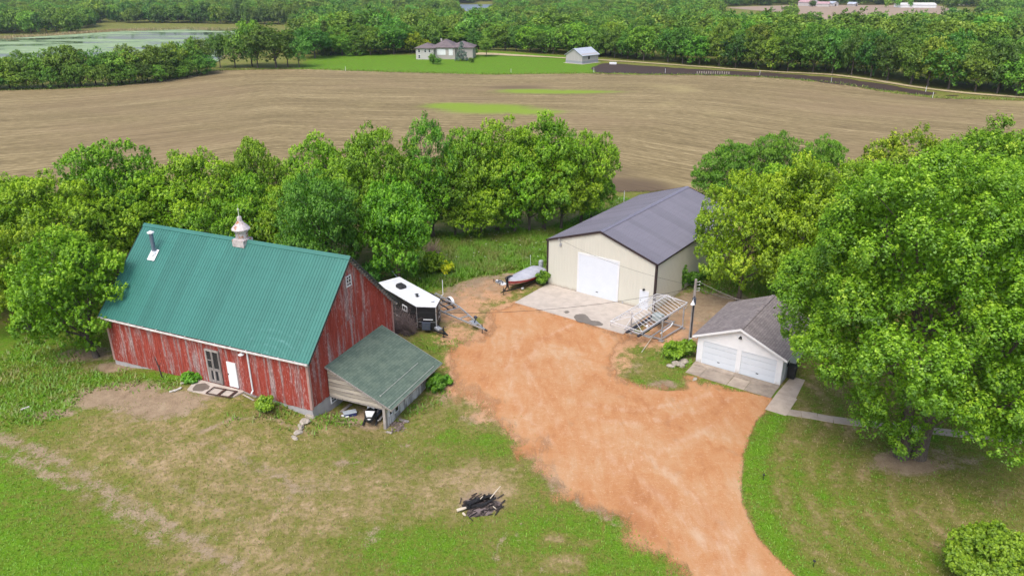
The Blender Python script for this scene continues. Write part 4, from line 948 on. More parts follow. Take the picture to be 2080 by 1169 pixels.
# local x forward; going back is -x; y left
q = MB(); zz = .52
for y in (-.88, .88):
    q.beam((-9.4, y, zz), (-5.3, y, zz), .08, .13, .7); q.beam((-5.32, y, zz), (-.55, y*.07, zz), .08, .13, .8)
q.beam((-.75, 0, zz), (-.05, 0, zz), .12, .12, .3)
fr = q.build('frame', GALV, BT)
for x, wd in ((-9.2, .88), (-8.2, .88), (-7.3, .88), (-6.4, .88), (-5.4, .88), (-3.4, .60), (-1.75, .27)):
    q = MB(); q.beam((x, -wd, zz-.04), (x, wd, zz-.04), .09, .10, .5); q.build('cross_beam', GALV, BT)
for y in (-.32, .32):
    q = MB(); q.beam((-9.3, y, zz+.18), (-5.2, y, zz+.16), .10, .06, .4)
    for x in (-9.0, -7.3, -5.5): q.beam((x, y, zz-.04), (x, y, zz+.16), .06, .06)
    q.build('bunk', BLKPL, BT)
for y in (1.14, -1.14):
    wheel(BT, -7.3, y, .33, .33, .2)
    q = MB(); n = 10; R = .44
    for k in range(n):
        a0, a1 = pi*k/n, pi*(k+1)/n
        q.prism([(-7.3+R*1.25*cos(a0), y-.13, .33+R*sin(a0)), (-7.3+R*1.25*cos(a1), y-.13, .33+R*sin(a1)), (-7.3+(R-.02)*1.25*cos(a1), y-.13, .33+(R-.02)*sin(a1)), (-7.3+(R-.02)*1.25*cos(a0), y-.13, .33+(R-.02)*sin(a0))], (0, .26, 0))
    q.build('fender', WHITE, BT)
q = MB(); q.beam((-7.3, -1.1, .33), (-7.3, 1.1, .33), .06); q.build('axle', GALV, BT)
for y in (1.2,):
    q = MB(); q.tube([(-8.6, .9, zz), (-8.6, y, zz), (-8.6, y, 2.0)], .035, 8); q.build('guide_post', WHITE, BT)
q = MB(); q.beam((-1.75, 0, zz), (-1.55, 0, 1.15), .07, .07); q.box(-1.7, -1.42, -.09, .09, 1.08, 1.25); q.box(-1.45, -1.36, -.05, .05, 1.2, 1.3); q.build('winch_post', GREYPL, BT)
q = MB(); q.box(-2.3, -1.35, -.2, .2, zz+.06, zz+.08); q.build('step_plate', GALV, BT)
q = MB(); q.tube([(-.62, 0, .0), (-.62, 0, .85)], .035, 8); q.build('jack', BLKPL, BT)
q = MB(); q.bbox(-.22, .12, -.07, .07, zz-.05, zz+.09, .03); q.build('coupler', BLKPL, BT)

# ================================================================ FISHING BOAT ON ITS TRAILER
bow = np.array([-.35, 65.3]); ste = np.array([2.75, 69.4]); dv = bow-ste; bl_ = float(np.linalg.norm(dv)); brz = math.atan2(dv[1], dv[0])
BO = empty('fishing_boat', (ste[0], ste[1], hz(*ste)), brz, 'red and white fishing boat under a pale grey cover beside the steel shed', 'boat')
st = [(0, .95, .55, .70), (1.0, .98, .52, .72), (2.2, .98, .50, .74), (3.2, .88, .50, .80), (4.1, .62, .54, .88), (4.7, .34, .62, .96), (bl_, .03, .80, 1.05)]   # x, half beam, keel z, gunwale z offset
V = []; F = []; Mi = []
for x, hb, kz, gz in st:
    g = gz+.30
    V += [(x, -hb, g), (x, -hb*.99, g-.12), (x, -hb*.97, g-.30), (x, -hb*.86, kz+.22), (x, 0, kz), (x, hb*.86, kz+.22), (x, hb*.97, g-.30), (x, hb*.99, g-.12), (x, hb, g)]
q = MB()
for i in range(len(st)-1):
    for k in range(8): q.add([V[i*9+k], V[i*9+k+1], V[(i+1)*9+k+1], V[(i+1)*9+k]], [(0, 1, 2, 3)], .5, {0: 0, 7: 0, 1: 1, 6: 1}.get(k, 2))
q.add(V[:9], [tuple(range(9))], .5, 2)
REDP = M('red boat paint', (.30, .015, .02), (.24, .012, .018), 2, rough=.3, spec=.5)
hull = q.build('hull', [M('white gelcoat', (.72, .70, .70), (.62, .60, .60), 3, rough=.3), REDP, M('pinkish lower hull', (.50, .27, .22), (.42, .22, .18), 2, rough=.35)], BO)
q = MB(); cs = []
cst = [(.05, .93, 1.0, .18), (.6, .96, 1.02, .30), (1.3, .98, 1.03, .36), (2.2, .98, 1.04, .28), (3.2, .88, 1.10, .20), (4.1, .62, 1.18, .14), (4.7, .35, 1.27, .08), (5.0, .14, 1.33, .03)]
n = 8
for x, hb, g, cr in cst:
    for k in range(n+1):
        s = -1+2*k/n; cs.append((x, hb*s*1.015, g-.10*(abs(s) > .99)+cr*(1-abs(s)**2.2)+.02*sin(x*7+k*2)))
for i in range(len(cst)-1):
    for k in range(n): q.add([cs[i*9+k], cs[i*9+k+1], cs[(i+1)*9+k+1], cs[(i+1)*9+k]], [(0, 1, 2, 3)])
q.add(cs[:9], [tuple(range(9))])
q.build('cover', M('pale grey boat cover', (.47, .48, .53), (.36, .37, .43), 1.6, rough=.8, bump=.3), BO, smooth=True)
q = MB(); q.bbox(-.45, .0, -.2, .2, 1.05, 1.75, .1); q.bbox(-.3, -.06, -.09, .09, .35, 1.05, .03); q.lathe([(.02, -.12), (.1, -.05), (.1, .1), (.03, .2)], 10, (-.25, 0, .32)); q.build('outboard_motor', M('silver outboard cowl', (.40, .44, .45), (.30, .33, .34), 4, rough=.4), BO)
q = MB(); q.tube([(.4, -.8, 1.2), (.42, -.85, 2.3)], .015, 6); q.build('antenna', WHITE, BO)
q = MB()   # dark cloth hanging at the bow
rr = random.Random(4); P = []
for i in range(7):
    for k in range(5):
        P.append((4.15+.22*k+rr.uniform(-.05, .05), -.62+.10*k-.02*i+rr.uniform(-.05, .05)-.05*sin(i*2), 1.35-.16*i+.02*k))
for i in range(6):
    for k in range(4): q.add([P[i*5+k], P[i*5+k+1], P[(i+1)*5+k+1], P[(i+1)*5+k]], [(0, 1, 2, 3)])
for i in range(4):
    q.tube([(4.2+.2*i, -.2, 1.42), (4.2+.2*i, -.60, 1.36), (4.25+.2*i, -.66+.08*i, .9-.1*(i % 2))], .05, 6)
o = q.build('bow_cloth', M('dark blue grey cloth', (.035, .042, .06), (.02, .024, .035), 5, rough=.9), BO)
TB = empty('boat_trailer', (ste[0], ste[1], hz(*ste)), brz, 'black boat trailer carrying the covered red and white fishing boat', 'boat trailer')
q = MB()
for y in (-.75, .75): q.beam((.1, y, .42), (3.9, y, .42), .06, .1); q.beam((3.88, y, .42), (5.9, y*.06, .42), .06, .1)
for x, w2 in ((.4, .75), (1.8, .75), (3.4, .75)): q.beam((x, -w2, .40), (x, w2, .40), .06, .06)
q.beam((5.6, 0, .42), (6.3, 0, .42), .08); q.build('frame', BLACK, TB)
for y in (-.98, .98):
    wheel(TB, 1.5, y, .30, .30, .18); q = MB(); q.bbox(1.05, 1.95, y-.12, y+.12, .62, .66, .015); q.build('fender', BLACK, TB)
q = MB(); q.tube([(5.75, -.12, .02), (5.75, -.12, .8)], .03, 8); q.build('jack', BLACK, TB)
q = MB(); q.beam((5.1, 0, .45), (5.25, 0, 1.1), .06, .06); q.build('winch_post', BLACK, TB)
q = MB(); q.beam((1.6, -.86, .52), (3.6, -.86, .50), .05, .09); q.build('side_board', TANW, TB)
p = at(1017, 575)
SL_ = empty('ice_sled', p, 2.2, 'white plastic sled with a dark folded frame lying left of the covered boat', 'sled', scale=(.72, .72, .72))
q = MB(); q.prism([(-.9, -.36, .02), (.75, -.36, .02), (1.0, -.15, .14), (1.0, .15, .14), (.75, .36, .02), (-.9, .36, .02)], (0, 0, .06)); q.box(-.9, .75, -.38, -.34, .02, .2); q.box(-.9, .75, .34, .38, .02, .2); q.build('tray', WHITE, SL_)
q = MB(); q.tube([(-.3, -.25, .1), (.1, -.2, .32), (.5, .1, .28), (.2, .25, .12)], .06, 6); q.tube([(-.2, .2, .1), (.3, -.1, .3)], .05, 6); q.tube([(-.5, .1, .1), (-.1, -.1, .35), (.4, .2, .2)], .045, 6); q.build('folded_gear', GREYPL, SL_)
q = MB(); q.tube([(-.6, .45, .3), (.9, .5, .45)], .03, 6); q.tube([(-.6, .6, .25), (.9, .62, .4)], .03, 6); q.tube([(-.6, .45, .3), (-.6, .6, .25), (-.6, .55, .0)], .04, 6); q.tube([(.9, .5, .45), (.9, .62, .4), (.9, .56, 0)], .03, 6); q.build('frame', BLACK, SL_)
p = at(1061, 587); q = MB(); q.lathe([(.05, .0), (.14, .03), (.16, .12), (.10, .2), (.02, .21)], 10, p); tag(q.build('white_jug', WHITE), 'small white plastic jug on the ground below the covered boat', 'jug')

# ================================================================ BOAT LIFT
ld = np.array([.643, .766]); lrz = math.atan2(ld[1], ld[0]); lc = (11.54, 56.8)
LF = empty('boat_lift', (lc[0], lc[1], 0), lrz, 'galvanised boat lift with a bare canopy frame standing beside the concrete apron', 'boat lift')
def loc_(x, y): dx, dy = x-lc[0], y-lc[1]; return (dx*ld[0]+dy*ld[1], -dx*ld[1]+dy*ld[0])
ev, rd, hL, hW = 1.92, 2.5, 3.75, 1.5
q = MB(); r = .03
for y in (-hW, hW): q.beam((-hL, y, ev), (hL, y, ev), .06, .06, .6); q.beam((-hL, y*.97, ev-.18), (hL, y*.97, ev-.18), .035, .035, .5)
q.beam((-hL+.9, 0, rd), (hL-.9, 0, rd), .06, .06, .8)
for k in range(13):
    x = -hL+.9+(2*hL-1.8)*k/12
    for y in (-hW, hW): q.tube([(x, y, ev), (x, y*.5, ev+(rd-ev)*.5), (x, 0, rd)], .022, 6, .7)
for sx in (-1, 1):
    for y in (-hW, hW, 0): q.tube([(sx*hL, y, ev), (sx*(hL-.45), y*.5, ev+(rd-ev)*.5), (sx*(hL-.9), 0, rd)], .022, 6)
    q.beam((sx*hL, -hW, ev), (sx*hL, hW, ev), .06, .06, .5); q.beam((sx*(hL-.02), -hW, ev-.18), (sx*(hL-.02), hW, ev-.18), .03, .03, .5)
ALU = M('bright aluminium tube', (.70, .70, .72), (.58, .58, .60), 4, rough=.45, metal=.1, tint=.1)
cf = q.build('canopy_frame', ALU, LF)
for x in np.linspace(-hL+.1, hL-.1, 6):
    for y in (-hW, hW):
        q = MB(); q.tube([(x, y, ev-.02), (x, y, ev-.42)], .018, 6)
        if abs(x) > 3: q.tube([(x, y, ev-.42), (x-.25*np.sign(x), y*.9, ev-.6)], .018, 6)
        q.build('drop_bar', GALV, LF)
base = [loc_(10.01, 56.7), loc_(12.35, 55.2), loc_(14.6, 57.6), loc_(12.3, 59.2)]
for (x, y) in base:
    q = MB(); q.beam((x, y, .08), (x, y*.98, ev-.02), .09, .09, .4)
    for z in np.arange(.3, 1.7, .2): q.box(x-.049, x+.049, y-.03, y+.03, z, z+.08, .1)
    q.build('post', GALV, LF)
    q = MB(); q.prism([(x-.2, y-.2, .0), (x+.2, y-.2, 0), (x+.2, y+.2, 0), (x-.2, y+.2, 0)], (0, 0, .05)); q.build('foot_pad', OLDW, LF)
q = MB()
for i in range(4): (xa, ya), (xb, yb_) = base[i], base[(i+1) % 4]; q.beam((xa, ya, .16), (xb, yb_, .16), .10, .10, .3)
q.build('base_frame', GALV, LF)
q = MB()
(x0, y0), (x2, y2) = base[0], base[2]
for z in (.62,): q.beam((-1.9, -1.2, z), (2.2, -1.2, z), .07, .1); q.beam((-1.9, 1.2, z), (2.2, 1.2, z), .07, .1); q.beam((-1.9, -1.2, z), (-1.9, 1.2, z), .07, .1); q.beam((2.0, -1.3, z), (2.0, 1.3, z), .07, .1)
q.build('lift_cradle', GALV, LF)
NAVY = M('navy carpeted bunk', (.03, .035, .06), (.045, .045, .05), 4, rough=.9)
for y in (-.55, .55):
    q = MB(); q.beam((-2.7, y, .82), (2.2, y, .82), .18, .12); q.beam((-1.9, y, .6), (-1.9, y, .8), .06); q.beam((2.0, y, .6), (2.0, y, .8), .06); q.build('bunk', NAVY, LF)
q = MB(); q.bbox(1.0, 1.75, -.5, .35, .7, 1.25, .06); q.build('lift_motor_box', M('grey green plastic tote', (.36, .42, .42), (.28, .33, .34), 4, rough=.5), LF)
q = MB(); q.tube([(-.9, -1.62, .75), (.8, -1.62, .8), (1.1, -1.62, 1.0)], .05, 8); q.build('winch_arm', WHITE, LF)
q = MB(); q.lathe([(.04, 0), (.10, .03), (.12, .12), (.05, .2)], 10, (-.3, .0, .62)); q.build('pulley', WHITE, LF)
# loose pipe on the ground
p0, p1 = at(1329, 685), at(1303, 716)
q = MB(); q.tube([(p0[0], p0[1], p0[2]+.35), (p1[0], p1[1], p1[2]+.04)], .03, 6); tag(q.build('loose_pipe', M('pale pipe', (.6, .55, .45)), None), 'pale pipe leaning from the boat lift base onto the grass', 'pipe')

# ================================================================ UTILITY POLE, WIRES
pb = at(1399.8, 705); PL = empty('utility_pole', pb, .0, 'wooden utility pole with a yard lamp beside the garage corner', 'utility pole')
q = MB(); tp = (.0, .0, 6.0); q.tube([(0, 0, -.2), (0, 0, 3), tp], [.15, .125, .10], 12); pole = q.build('pole', OLDW, PL)
q = MB(); q.tube([(-.02, -.13, 0), (-.01, -.115, 4.6)], .05, 8); q.build('conduit', BLKPL, PL)
q = MB(); q.tube([(0, -.1, 4.35), (-.12, -.3, 4.4), (-.16, -.38, 4.3)], .025, 6); lo_ = q.build('lamp_arm', GALV, PL)
q = MB(); q.lathe([(.06, .34), (.1, .2), (.19, .02), (.17, 0)], 12, (-.16, -.38, 3.98)); q.build('lamp_shade', WHITE, lo_)
for z in (5.75, 5.5, 5.2, 5.0):
    q = MB(); q.tube([(.08, 0, z), (.3, .03, z+.02)], .02, 6); q.lathe([(.02, -.06), (.045, -.02), (.045, .03), (.02, .06)], 8, (.33, .03, z+.02)); q.build('insulator', M('grey porcelain', (.5, .5, .48), rough=.3), PL)
q = MB(); q.lathe([(.02, -.10), (.11, -.08), (.12, .04), (.02, .07)], 12, (.0, -.22, .75), ax='y'); q.box(-.08, .08, -.2, -.10, .6, .95); q.build('meter', M('white meter glass', (.7, .72, .72), rough=.2), PL)
q = MB(); q.bbox(-.16, .12, -.26, -.12, 3.9, 4.5, .03); q.build('junction_box', GREYPL, PL)
WIREM = M('aluminium overhead wire', (.30, .28, .26), rough=.6); WIREB = M('black overhead wire', (.03, .03, .03), rough=.7)
def wire(a, b_, s, label, r=.014, m=WIREB):
    a, b_ = np.array(a, float), np.array(b_, float); P = []
    for k in range(25):
        t_ = k/24; P.append(a*(1-t_)+b_*t_-np.array([0, 0, s*4*t_*(1-t_)]))
    q = MB(); q.tube(P, r, 5); tag(q.build('overhead_wire', m), label, 'wire')
top_ = np.array(pb)
wire(top_+[0, 0, 5.3], BARN.w(bL, bW, 2.9), .9, 'black wire sagging from the pole across the red yard to the barn')
wire(top_+[-.1, 0, 5.45], SHED.w(1.42, -.22, 4.95), .5, 'thin wire from the pole to the conduit on the shed front', .009)
for z, (px, py, zz_), lb in ((5.75, (1620, 640, 5.5), 'upper pale wire running from the pole to the right above the garage roof'), (5.2, (1560, 650, 4.2), 'lower pale wire running from the pole towards the garage ridge')):
    x, y = flat(px, py, zz_)
    wire(top_+[.33, .03, z], (x, y, zz_) if z > 5.5 else GAR.w(2.0, gL+.1, 3.25), .35, lb, .012, WIREM)

# ================================================================ GARAGE SURROUNDS
p = at(1607, 767); bn = empty('rubbish_bin', p, GAR.r, 'black wheeled bin half hidden under the maple beside the garage', 'bin')
q = MB(); q.prism([(-.24, -.26, .06), (.24, -.26, .06), (.24, .26, .06), (-.24, .26, .06)], (0, 0, .02)); q.add([(-.24, -.26, .06), (.24, -.26, .06), (.24, .26, .06), (-.24, .26, .06), (-.3, -.33, 1.0), (.3, -.33, 1.0), (.3, .33, 1.0), (-.3, .33, 1.0)], [(0, 1, 5, 4), (1, 2, 6, 5), (2, 3, 7, 6), (3, 0, 4, 7)]); q.build('body', BLKPL, bn)
q = MB(); q.bbox(-.33, .33, -.36, .36, 1.0, 1.07, .03); q.build('lid', BLACK, bn)
wheel(bn, .0, .30, .11, .11, .06)
ROCKM = M('pale field stone', (.45, .40, .33), (.28, .25, .21), 4, rough=.9, bump=.4, detail=6)
def rock(px, py, s, label, group=None, dz=0, seed=0, flatk=.6, name='rock'):
    r = random.Random(seed); import bmesh
    bm = bmesh.new(); bmesh.ops.create_icosphere(bm, subdivisions=2, radius=1)
    ph = [r.uniform(0, 6) for _ in range(6)]
    for v in bm.verts:
        k = 1+.22*sin(v.co.x*2.6+ph[0])+.18*sin(v.co.y*3.1+ph[1])+.16*sin(v.co.z*3.7+ph[2])+r.uniform(-.05, .05)
        v.co *= k; v.co.z = max(-.6, min(.75, v.co.z))
    for v in bm.verts: v.co.x *= s; v.co.y *= s*r.uniform(.68, .7); v.co.z *= s*flatk
    me = bpy.data.meshes.new(name); bm.to_mesh(me); bm.free(); me.materials.append(ROCKM)
    o = link(name, me); x, y, z = at(px, py); o.location = (x, y, z+s*flatk*.35+dz); o.rotation_euler = (r.uniform(-.2, .2), r.uniform(-.2, .2), r.uniform(0, 6)); return tag(o, label, 'rock', group)
for i, (px, py, s, lb) in enumerate([(1363, 744, .32, 'pale stone at the left end of the small pile by the garage'), (1370, 739, .30, 'round stone at the back left of the pile by the garage'), (1377, 742, .42, 'largest flat pale stone in the middle of the pile by the garage'),
        (1386, 737, .36, 'pale stone at the upper right of the pile by the garage'), (1392, 734, .33, 'rounded white stone at the right end of the pile by the garage'), (1384, 744, .28, 'small brown stone at the front of the pile by the garage')]):
    rock(px, py, s, lb, 'stones piled by the garage', .05*(i % 2), i)
rock(1411, 771, .22, 'single stone on the grass at the edge of the garage apron', None, 0, 31)
for i, (px, py, s, lb) in enumerate([(628, 846, .34, 'long grey stone nearest the barn corner in the tumbled line'), (620, 857, .40, 'grey stone second from the barn corner in the tumbled line'), (612, 868, .36, 'grey stone in the middle of the tumbled line below the barn corner'), (604, 879, .32, 'half buried stone near the low end of the tumbled line'), (597, 889, .26, 'smallest stone at the far end of the tumbled line from the barn')]):
    rock(px, py, s, lb, 'stones tumbled from the barn corner', 0, 50+i, .5)
# path lights / stakes on the lawn
for px, py, lb in ((1550, 974, 'small dark garden stake light near the driveway edge of the lawn'), (1652, 1150, 'small dark garden stake light at the bottom of the right lawn')):
    e = empty('garden_light', at(px, py), 0, lb, 'garden light', 'garden stake lights on the lawn')
    q = MB(); q.tube([(0, 0, 0), (0, 0, .32)], .018, 6); q.build('stake', BLACK, e)
    q = MB(); q.lathe([(.02, 0), (.07, .03), (.08, .07), (.03, .1)], 10, (0, 0, .32)); q.build('lamp_head', BLKPL, e)

# ================================================================ BARN SURROUNDS
e = empty('rusty_frame', BARN.w(11.35, -.95, .235), BARN.r+.1, 'rusty angle iron frame lying on the slab by the barn doors', 'frame')
q = MB(); 
for y in (-.42, .42): q.beam((-.95, y, .05), (.95, y, .05), .07, .05)
for x, w2 in ((-.95, .06), (.0, .16), (.9, .16)): q.beam((x, -.44, .065), (x, .44, .065), w2, .05)
q.build('frame_bars', RUST, e)
for i, (px0, py0, px1, py1, w2, lb) in enumerate([(487, 789, 523, 805, .16, 'upper weathered board in the small heap below the downspout'), (488, 795, 521, 808, .14, 'middle weathered board in the small heap below the downspout'), (494, 803, 516, 814, .10, 'lower thin stick in the small heap below the downspout'), (500, 791, 526, 806, .12, 'dark board against the barn wall below the downspout')]):
    a, b_ = np.array(at(px0, py0)), np.array(at(px1, py1)); q = MB(); q.beam(a+[0, 0, .10+.05*(i == 0)], b_+[0, 0, .06], w2, .04, random.random()); tag(q.build('loose_board', OLDW if i % 2 else TANW), lb, 'board', 'boards heaped below the downspout')
p = BARN.w(5.55, -.7); q = MB(); z = hz(*p[:2]); q.tube([(p[0], p[1], z-.1), (p[0]-.1, p[1], z+.9), (p[0]-.3, p[1]+.1, z+1.55), (p[0]-.28, p[1]+.1, z+1.75)], [.06, .045, .035, .015], 7); q.tube([(p[0]-.1, p[1], z+.9), (p[0]+.08, p[1]+.05, z+1.25)], [.03, .01], 5); tag(q.build('dead_stem', M('dead dark wood', (.07, .055, .05), (.04, .03, .03), 6, rough=.95)), 'dark dead stem standing in front of the red barn wall', 'dead plant')
for i, (px, py, l, an, lb) in enumerate([(352, 795, .5, .5, 'left white scrap of debris on the dirt by the barn'), (361, 792, .6, .9, 'right white scrap of debris on the dirt by the barn'), (52, 830, .55, .7, 'pale stick on the weeds at the far left'), (371, 779, .3, .2, 'white lump of debris next to the slab by the barn')]):
    x, y, z = at(px, py); q = MB(); q.beam((x-l/2*cos(an), y-l/2*sin(an), z+.06), (x+l/2*cos(an), y+l/2*sin(an), z+.09), .14, .07); q.beam((x, y, z+.05), (x+.2, y+.12, z+.12), .1, .06); tag(q.build('debris', M('bleached debris', (.66, .64, .60), (.45, .42, .38), 5)), lb, 'debris')
# things under the lean-to
def under(px, py, b_=None): return at(px, py)
p = at(757, 842); sn = empty('snowmobile', p, BARN.r-1.15, 'black and white snowmobile nosing out from under the lean-to', 'snowmobile')
q = MB(); S = [(-1.3, .20, .35, .75), (-.5, .22, .30, .80), (.1, .36, .30, .72), (.6, .42, .25, .80), (1.1, .36, .25, .62), (1.45, .16, .28, .45)]
def loft(S, n=10):
    q = MB(); V = []
    for x, hb, z0, z1 in S:
        for k in range(n): a = 2*pi*k/n; V.append((x, hb*cos(a), (z0+z1)/2+(z1-z0)/2*sin(a)))
    for i in range(len(S)-1):
        for k in range(n): q.add([V[i*n+k], V[i*n+(k+1) % n], V[(i+1)*n+(k+1) % n], V[(i+1)*n+k]], [(0, 1, 2, 3)])
    q.add(V[:n], [tuple(range(n))]); q.add(V[-n:], [tuple(range(n))]); return q
loft(S).build('body', BLACK, sn, smooth=True)
q = MB(); q.prism([(.75, -.34, .72), (1.25, -.2, .62), (1.25, .2, .62), (.75, .34, .72)], (0, 0, .08)); q.lathe([(.02, 0), (.15, .02), (.14, .09), (.02, .1)], 10, (1.25, .0, .42)); q.prism([(.2, -.22, .8), (.55, -.25, .8), (.4, -.18, 1.1), (.4, .18, 1.1), (.55, .25, .8), (.2, .22, .8)], (-.03, 0, .02)); q.build('cowl', WHITE, sn)
for y in (-.42, .42):
    q = MB(); q.beam((.3, y, .06), (1.35, y, .06), .12, .05); q.tube([(1.35, y, .06), (1.6, y, .22)], .04, 6); q.tube([(.9, y*.8, .4), (.9, y, .08)], .03, 6); q.build('ski', BLKPL, sn)
q = MB(); q.tube([(.05, -.36, .98), (.12, 0, .9), (.05, .36, .98)], .025, 6); q.build('handlebar', BLACK, sn)
q = MB(); q.bbox(-1.4, .0, -.19, .19, .05, .3, .04); q.build('track', RUBBER, sn)
p = at(772, 838); s2 = empty('snowmobile', BARN.w(21.2, 3.6, -1.35), BARN.r-1.35, 'dark snowmobile parked deeper under the lean-to near its post', 'snowmobile')
loft([(a, b_*.95, c*.9, d*.85) for a, b_, c, d in S]).build('body', GREYPL, s2, smooth=True)
q = MB(); q.prism([(.7, -.3, .56), (1.3, -.2, .48), (1.3, .2, .48), (.7, .3, .56)], (0, 0, .05)); q.build('cowl', M('grey cowl', (.3, .3, .34), rough=.4), s2)
for y in (-.4, .4):
    q = MB(); q.beam((.3, y, .06), (1.35, y, .06), .12, .05); q.tube([(1.35, y, .06), (1.6, y, .2)], .04, 6); q.build('ski', M('pale ski', (.5, .5, .52)), s2)
for px0, py0, px1, py1, w2, m_, nm, lb in ((693, 838, 713, 822, .22, OLDW, 'loose_board', 'grey plank lying in the weeds under the lean-to'), (694, 845, 708, 848, .14, WHITE, 'plastic_pipe', 'white plastic pipe in the grass beside the lean-to'), (785, 878, 796, 881, .14, TANW, 'loose_board', 'short pale board at the foot of the lean-to post'), (812, 853, 830, 858, .2, OLDW, 'loose_board', 'grey beam lying along the lean-to front wall')):
    a, b_ = np.array(at(px0, py0)), np.array(at(px1, py1)); q = MB(); q.beam(a+[0, 0, .08], b_+[0, 0, .08], w2, .07); tag(q.build(nm, m_), lb, 'board' if nm == 'loose_board' else 'pipe')
p = at(711, 843); e = empty('storage_tote', p, .4, 'low blue tote with a pale lid in the grass beside the lean-to', 'tote')
q = MB(); q.bbox(-.42, .42, -.22, .22, 0, .26, .03); q.build('body', M('deep blue plastic', (.045, .05, .16), rough=.5), e)
q = MB(); q.bbox(-.45, .45, -.25, .25, .26, .30, .015); q.build('lid', M('pale blue lid', (.40, .46, .52), rough=.5), e)
q = MB(); rr = random.Random(9)
for k in range(70):
    px, py = rr.uniform(796, 822), rr.uniform(858, 878)
    if py > 885-(px-796)*.8+8: continue
    x, y, z = at(px, py); a = rr.uniform(0, 3); l_ = rr.uniform(.1, .35); q.beam((x, y, z+.03), (x+l_*cos(a), y+l_*sin(a), z+rr.uniform(.03, .12)), .07, .03, rr.random())
tag(q.build('rubble', M('brown rubble', (.26, .20, .17), (.13, .10, .09), 3, tint=.4)), kind='stuff')

# ================================================================ BURN PILE
fc = np.array(at(976, 1026))
q = MB(); n = 28
ring = []
for k in range(n):
    a = 2*pi*k/n; R = .86+.14*sin(3*a+1)+.1*sin(5*a)+random.uniform(-.06, .06); ring.append((fc[0]+1.15*R*cos(a), fc[1]-.1+.95*R*sin(a)))
V = [(fc[0]+.1, fc[1]-.3, fc[2]+.12)]
for f_ in (.5, 1.0):
    for (x, y) in ring: V.append((fc[0]+(x-fc[0])*f_, fc[1]+(y-fc[1])*f_, fc[2]+(.10+random.uniform(0, .05) if f_ < .9 else .003)))
F = [(0, 1+k, 1+(k+1) % n) for k in range(n)]+[(1+k, 1+n+k, 1+n+(k+1) % n, 1+(k+1) % n) for k in range(n)]
q.add(V, F); ASH = M('grey brown ash', (.17, .135, .13), (.05, .038, .032), 2.5, rough=.95, bump=.5, detail=6, lo=.35, hi=.6); tag(q.build('ash_bed', ASH, smooth=True), 'grey brown bed of ash under the charred logs on the lawn', 'ash')
CHAR = M('charred wood', (.022, .022, .026), (.008, .008, .009), 6, rough=.8, bump=.5)
for i, (x0, y0, x1, y1, r_, h0, h1, lb) in enumerate([(-.85, -.05, .75, .55, .09, .2, .3, 'longest charred log across the back of the burn pile'), (-.75, -.25, .6, .38, .10, .3, .42, 'thick charred log on top of the burn pile'), (-.95, -.42, .35, -.12, .11, .15, .22, 'charred log along the front of the burn pile'),
        (-.5, .1, .5, .62, .07, .16, .2, 'thin charred log at the back of the burn pile'), (-.6, -.5, -.3, .4, .07, .35, .25, 'short charred log crossing the left end of the burn pile'), (.1, -.25, .85, .25, .07, .2, .34, 'charred log sloping up at the right of the burn pile'), (-.2, -.2, .25, .5, .06, .45, .35, 'small charred log lying across the burn pile')]):
    q = MB(); rr = random.Random(i); P = [(fc[0]+x0+(x1-x0)*k/4+rr.uniform(-.03, .03), fc[1]+y0+(y1-y0)*k/4+rr.uniform(-.03, .03), fc[2]+h0+(h1-h0)*k/4) for k in range(5)]
    q.tube(P, [r_*rr.uniform(.8, 1.1) for _ in P], 8); tag(q.build('charred_log', CHAR), lb, 'log', 'charred logs in the burn pile')
PALEW = M('pale bare wood', (.66, .58, .46), (.48, .41, .32), 5, (4, 4, 1))
for a, b_, r_, lb in (((.55, .2, .35), (1.12, .95, .62), .035, 'long pale stick poking up from the burn pile'), ((-1.3, -.62, .16), (-.78, -.45, .22), .09, 'split pale log end at the left of the burn pile'), ((.0, -.05, .5), (.14, .12, .56), .03, 'small white stick on top of the burn pile'), ((-.95, -.75, .08), (-.8, -.95, .08), .07, 'pale wood chunk in front of the burn pile'), ((.72, -.22, .12), (.9, -.4, .1), .03, 'short white stick at the right edge of the ash')):
    q = MB(); q.tube([fc+a, fc+(np.array(a)+np.array(b_))/2+[0, 0, .01], fc+b_], [r_, r_, r_*.7], 6); tag(q.build('stick', PALEW), lb, 'stick')

q = MB(); rr = random.Random(3)
for k in range(90):
    a, R = rr.uniform(0, 6.28), rr.uniform(.1, 1.25)**.8; x, y = fc[0]+1.15*R*cos(a), fc[1]-.05+.9*R*sin(a); b_ = rr.gauss(.5, .6); l_ = rr.uniform(.12, .5); z = hz(x, y)+.04+.10*max(0, 1-R)
    q.beam((x, y, z), (x+l_*cos(b_), y+l_*sin(b_), z+rr.uniform(-.01, .14)), rr.uniform(.03, .07), .035, rr.random())
tag(q.build('burnt_debris', M('burnt scraps', (.06, .045, .04), (.02, .018, .018), 5, tint=.4)), 'small burnt scraps scattered over the ash of the burn pile', None, None, 'stuff')

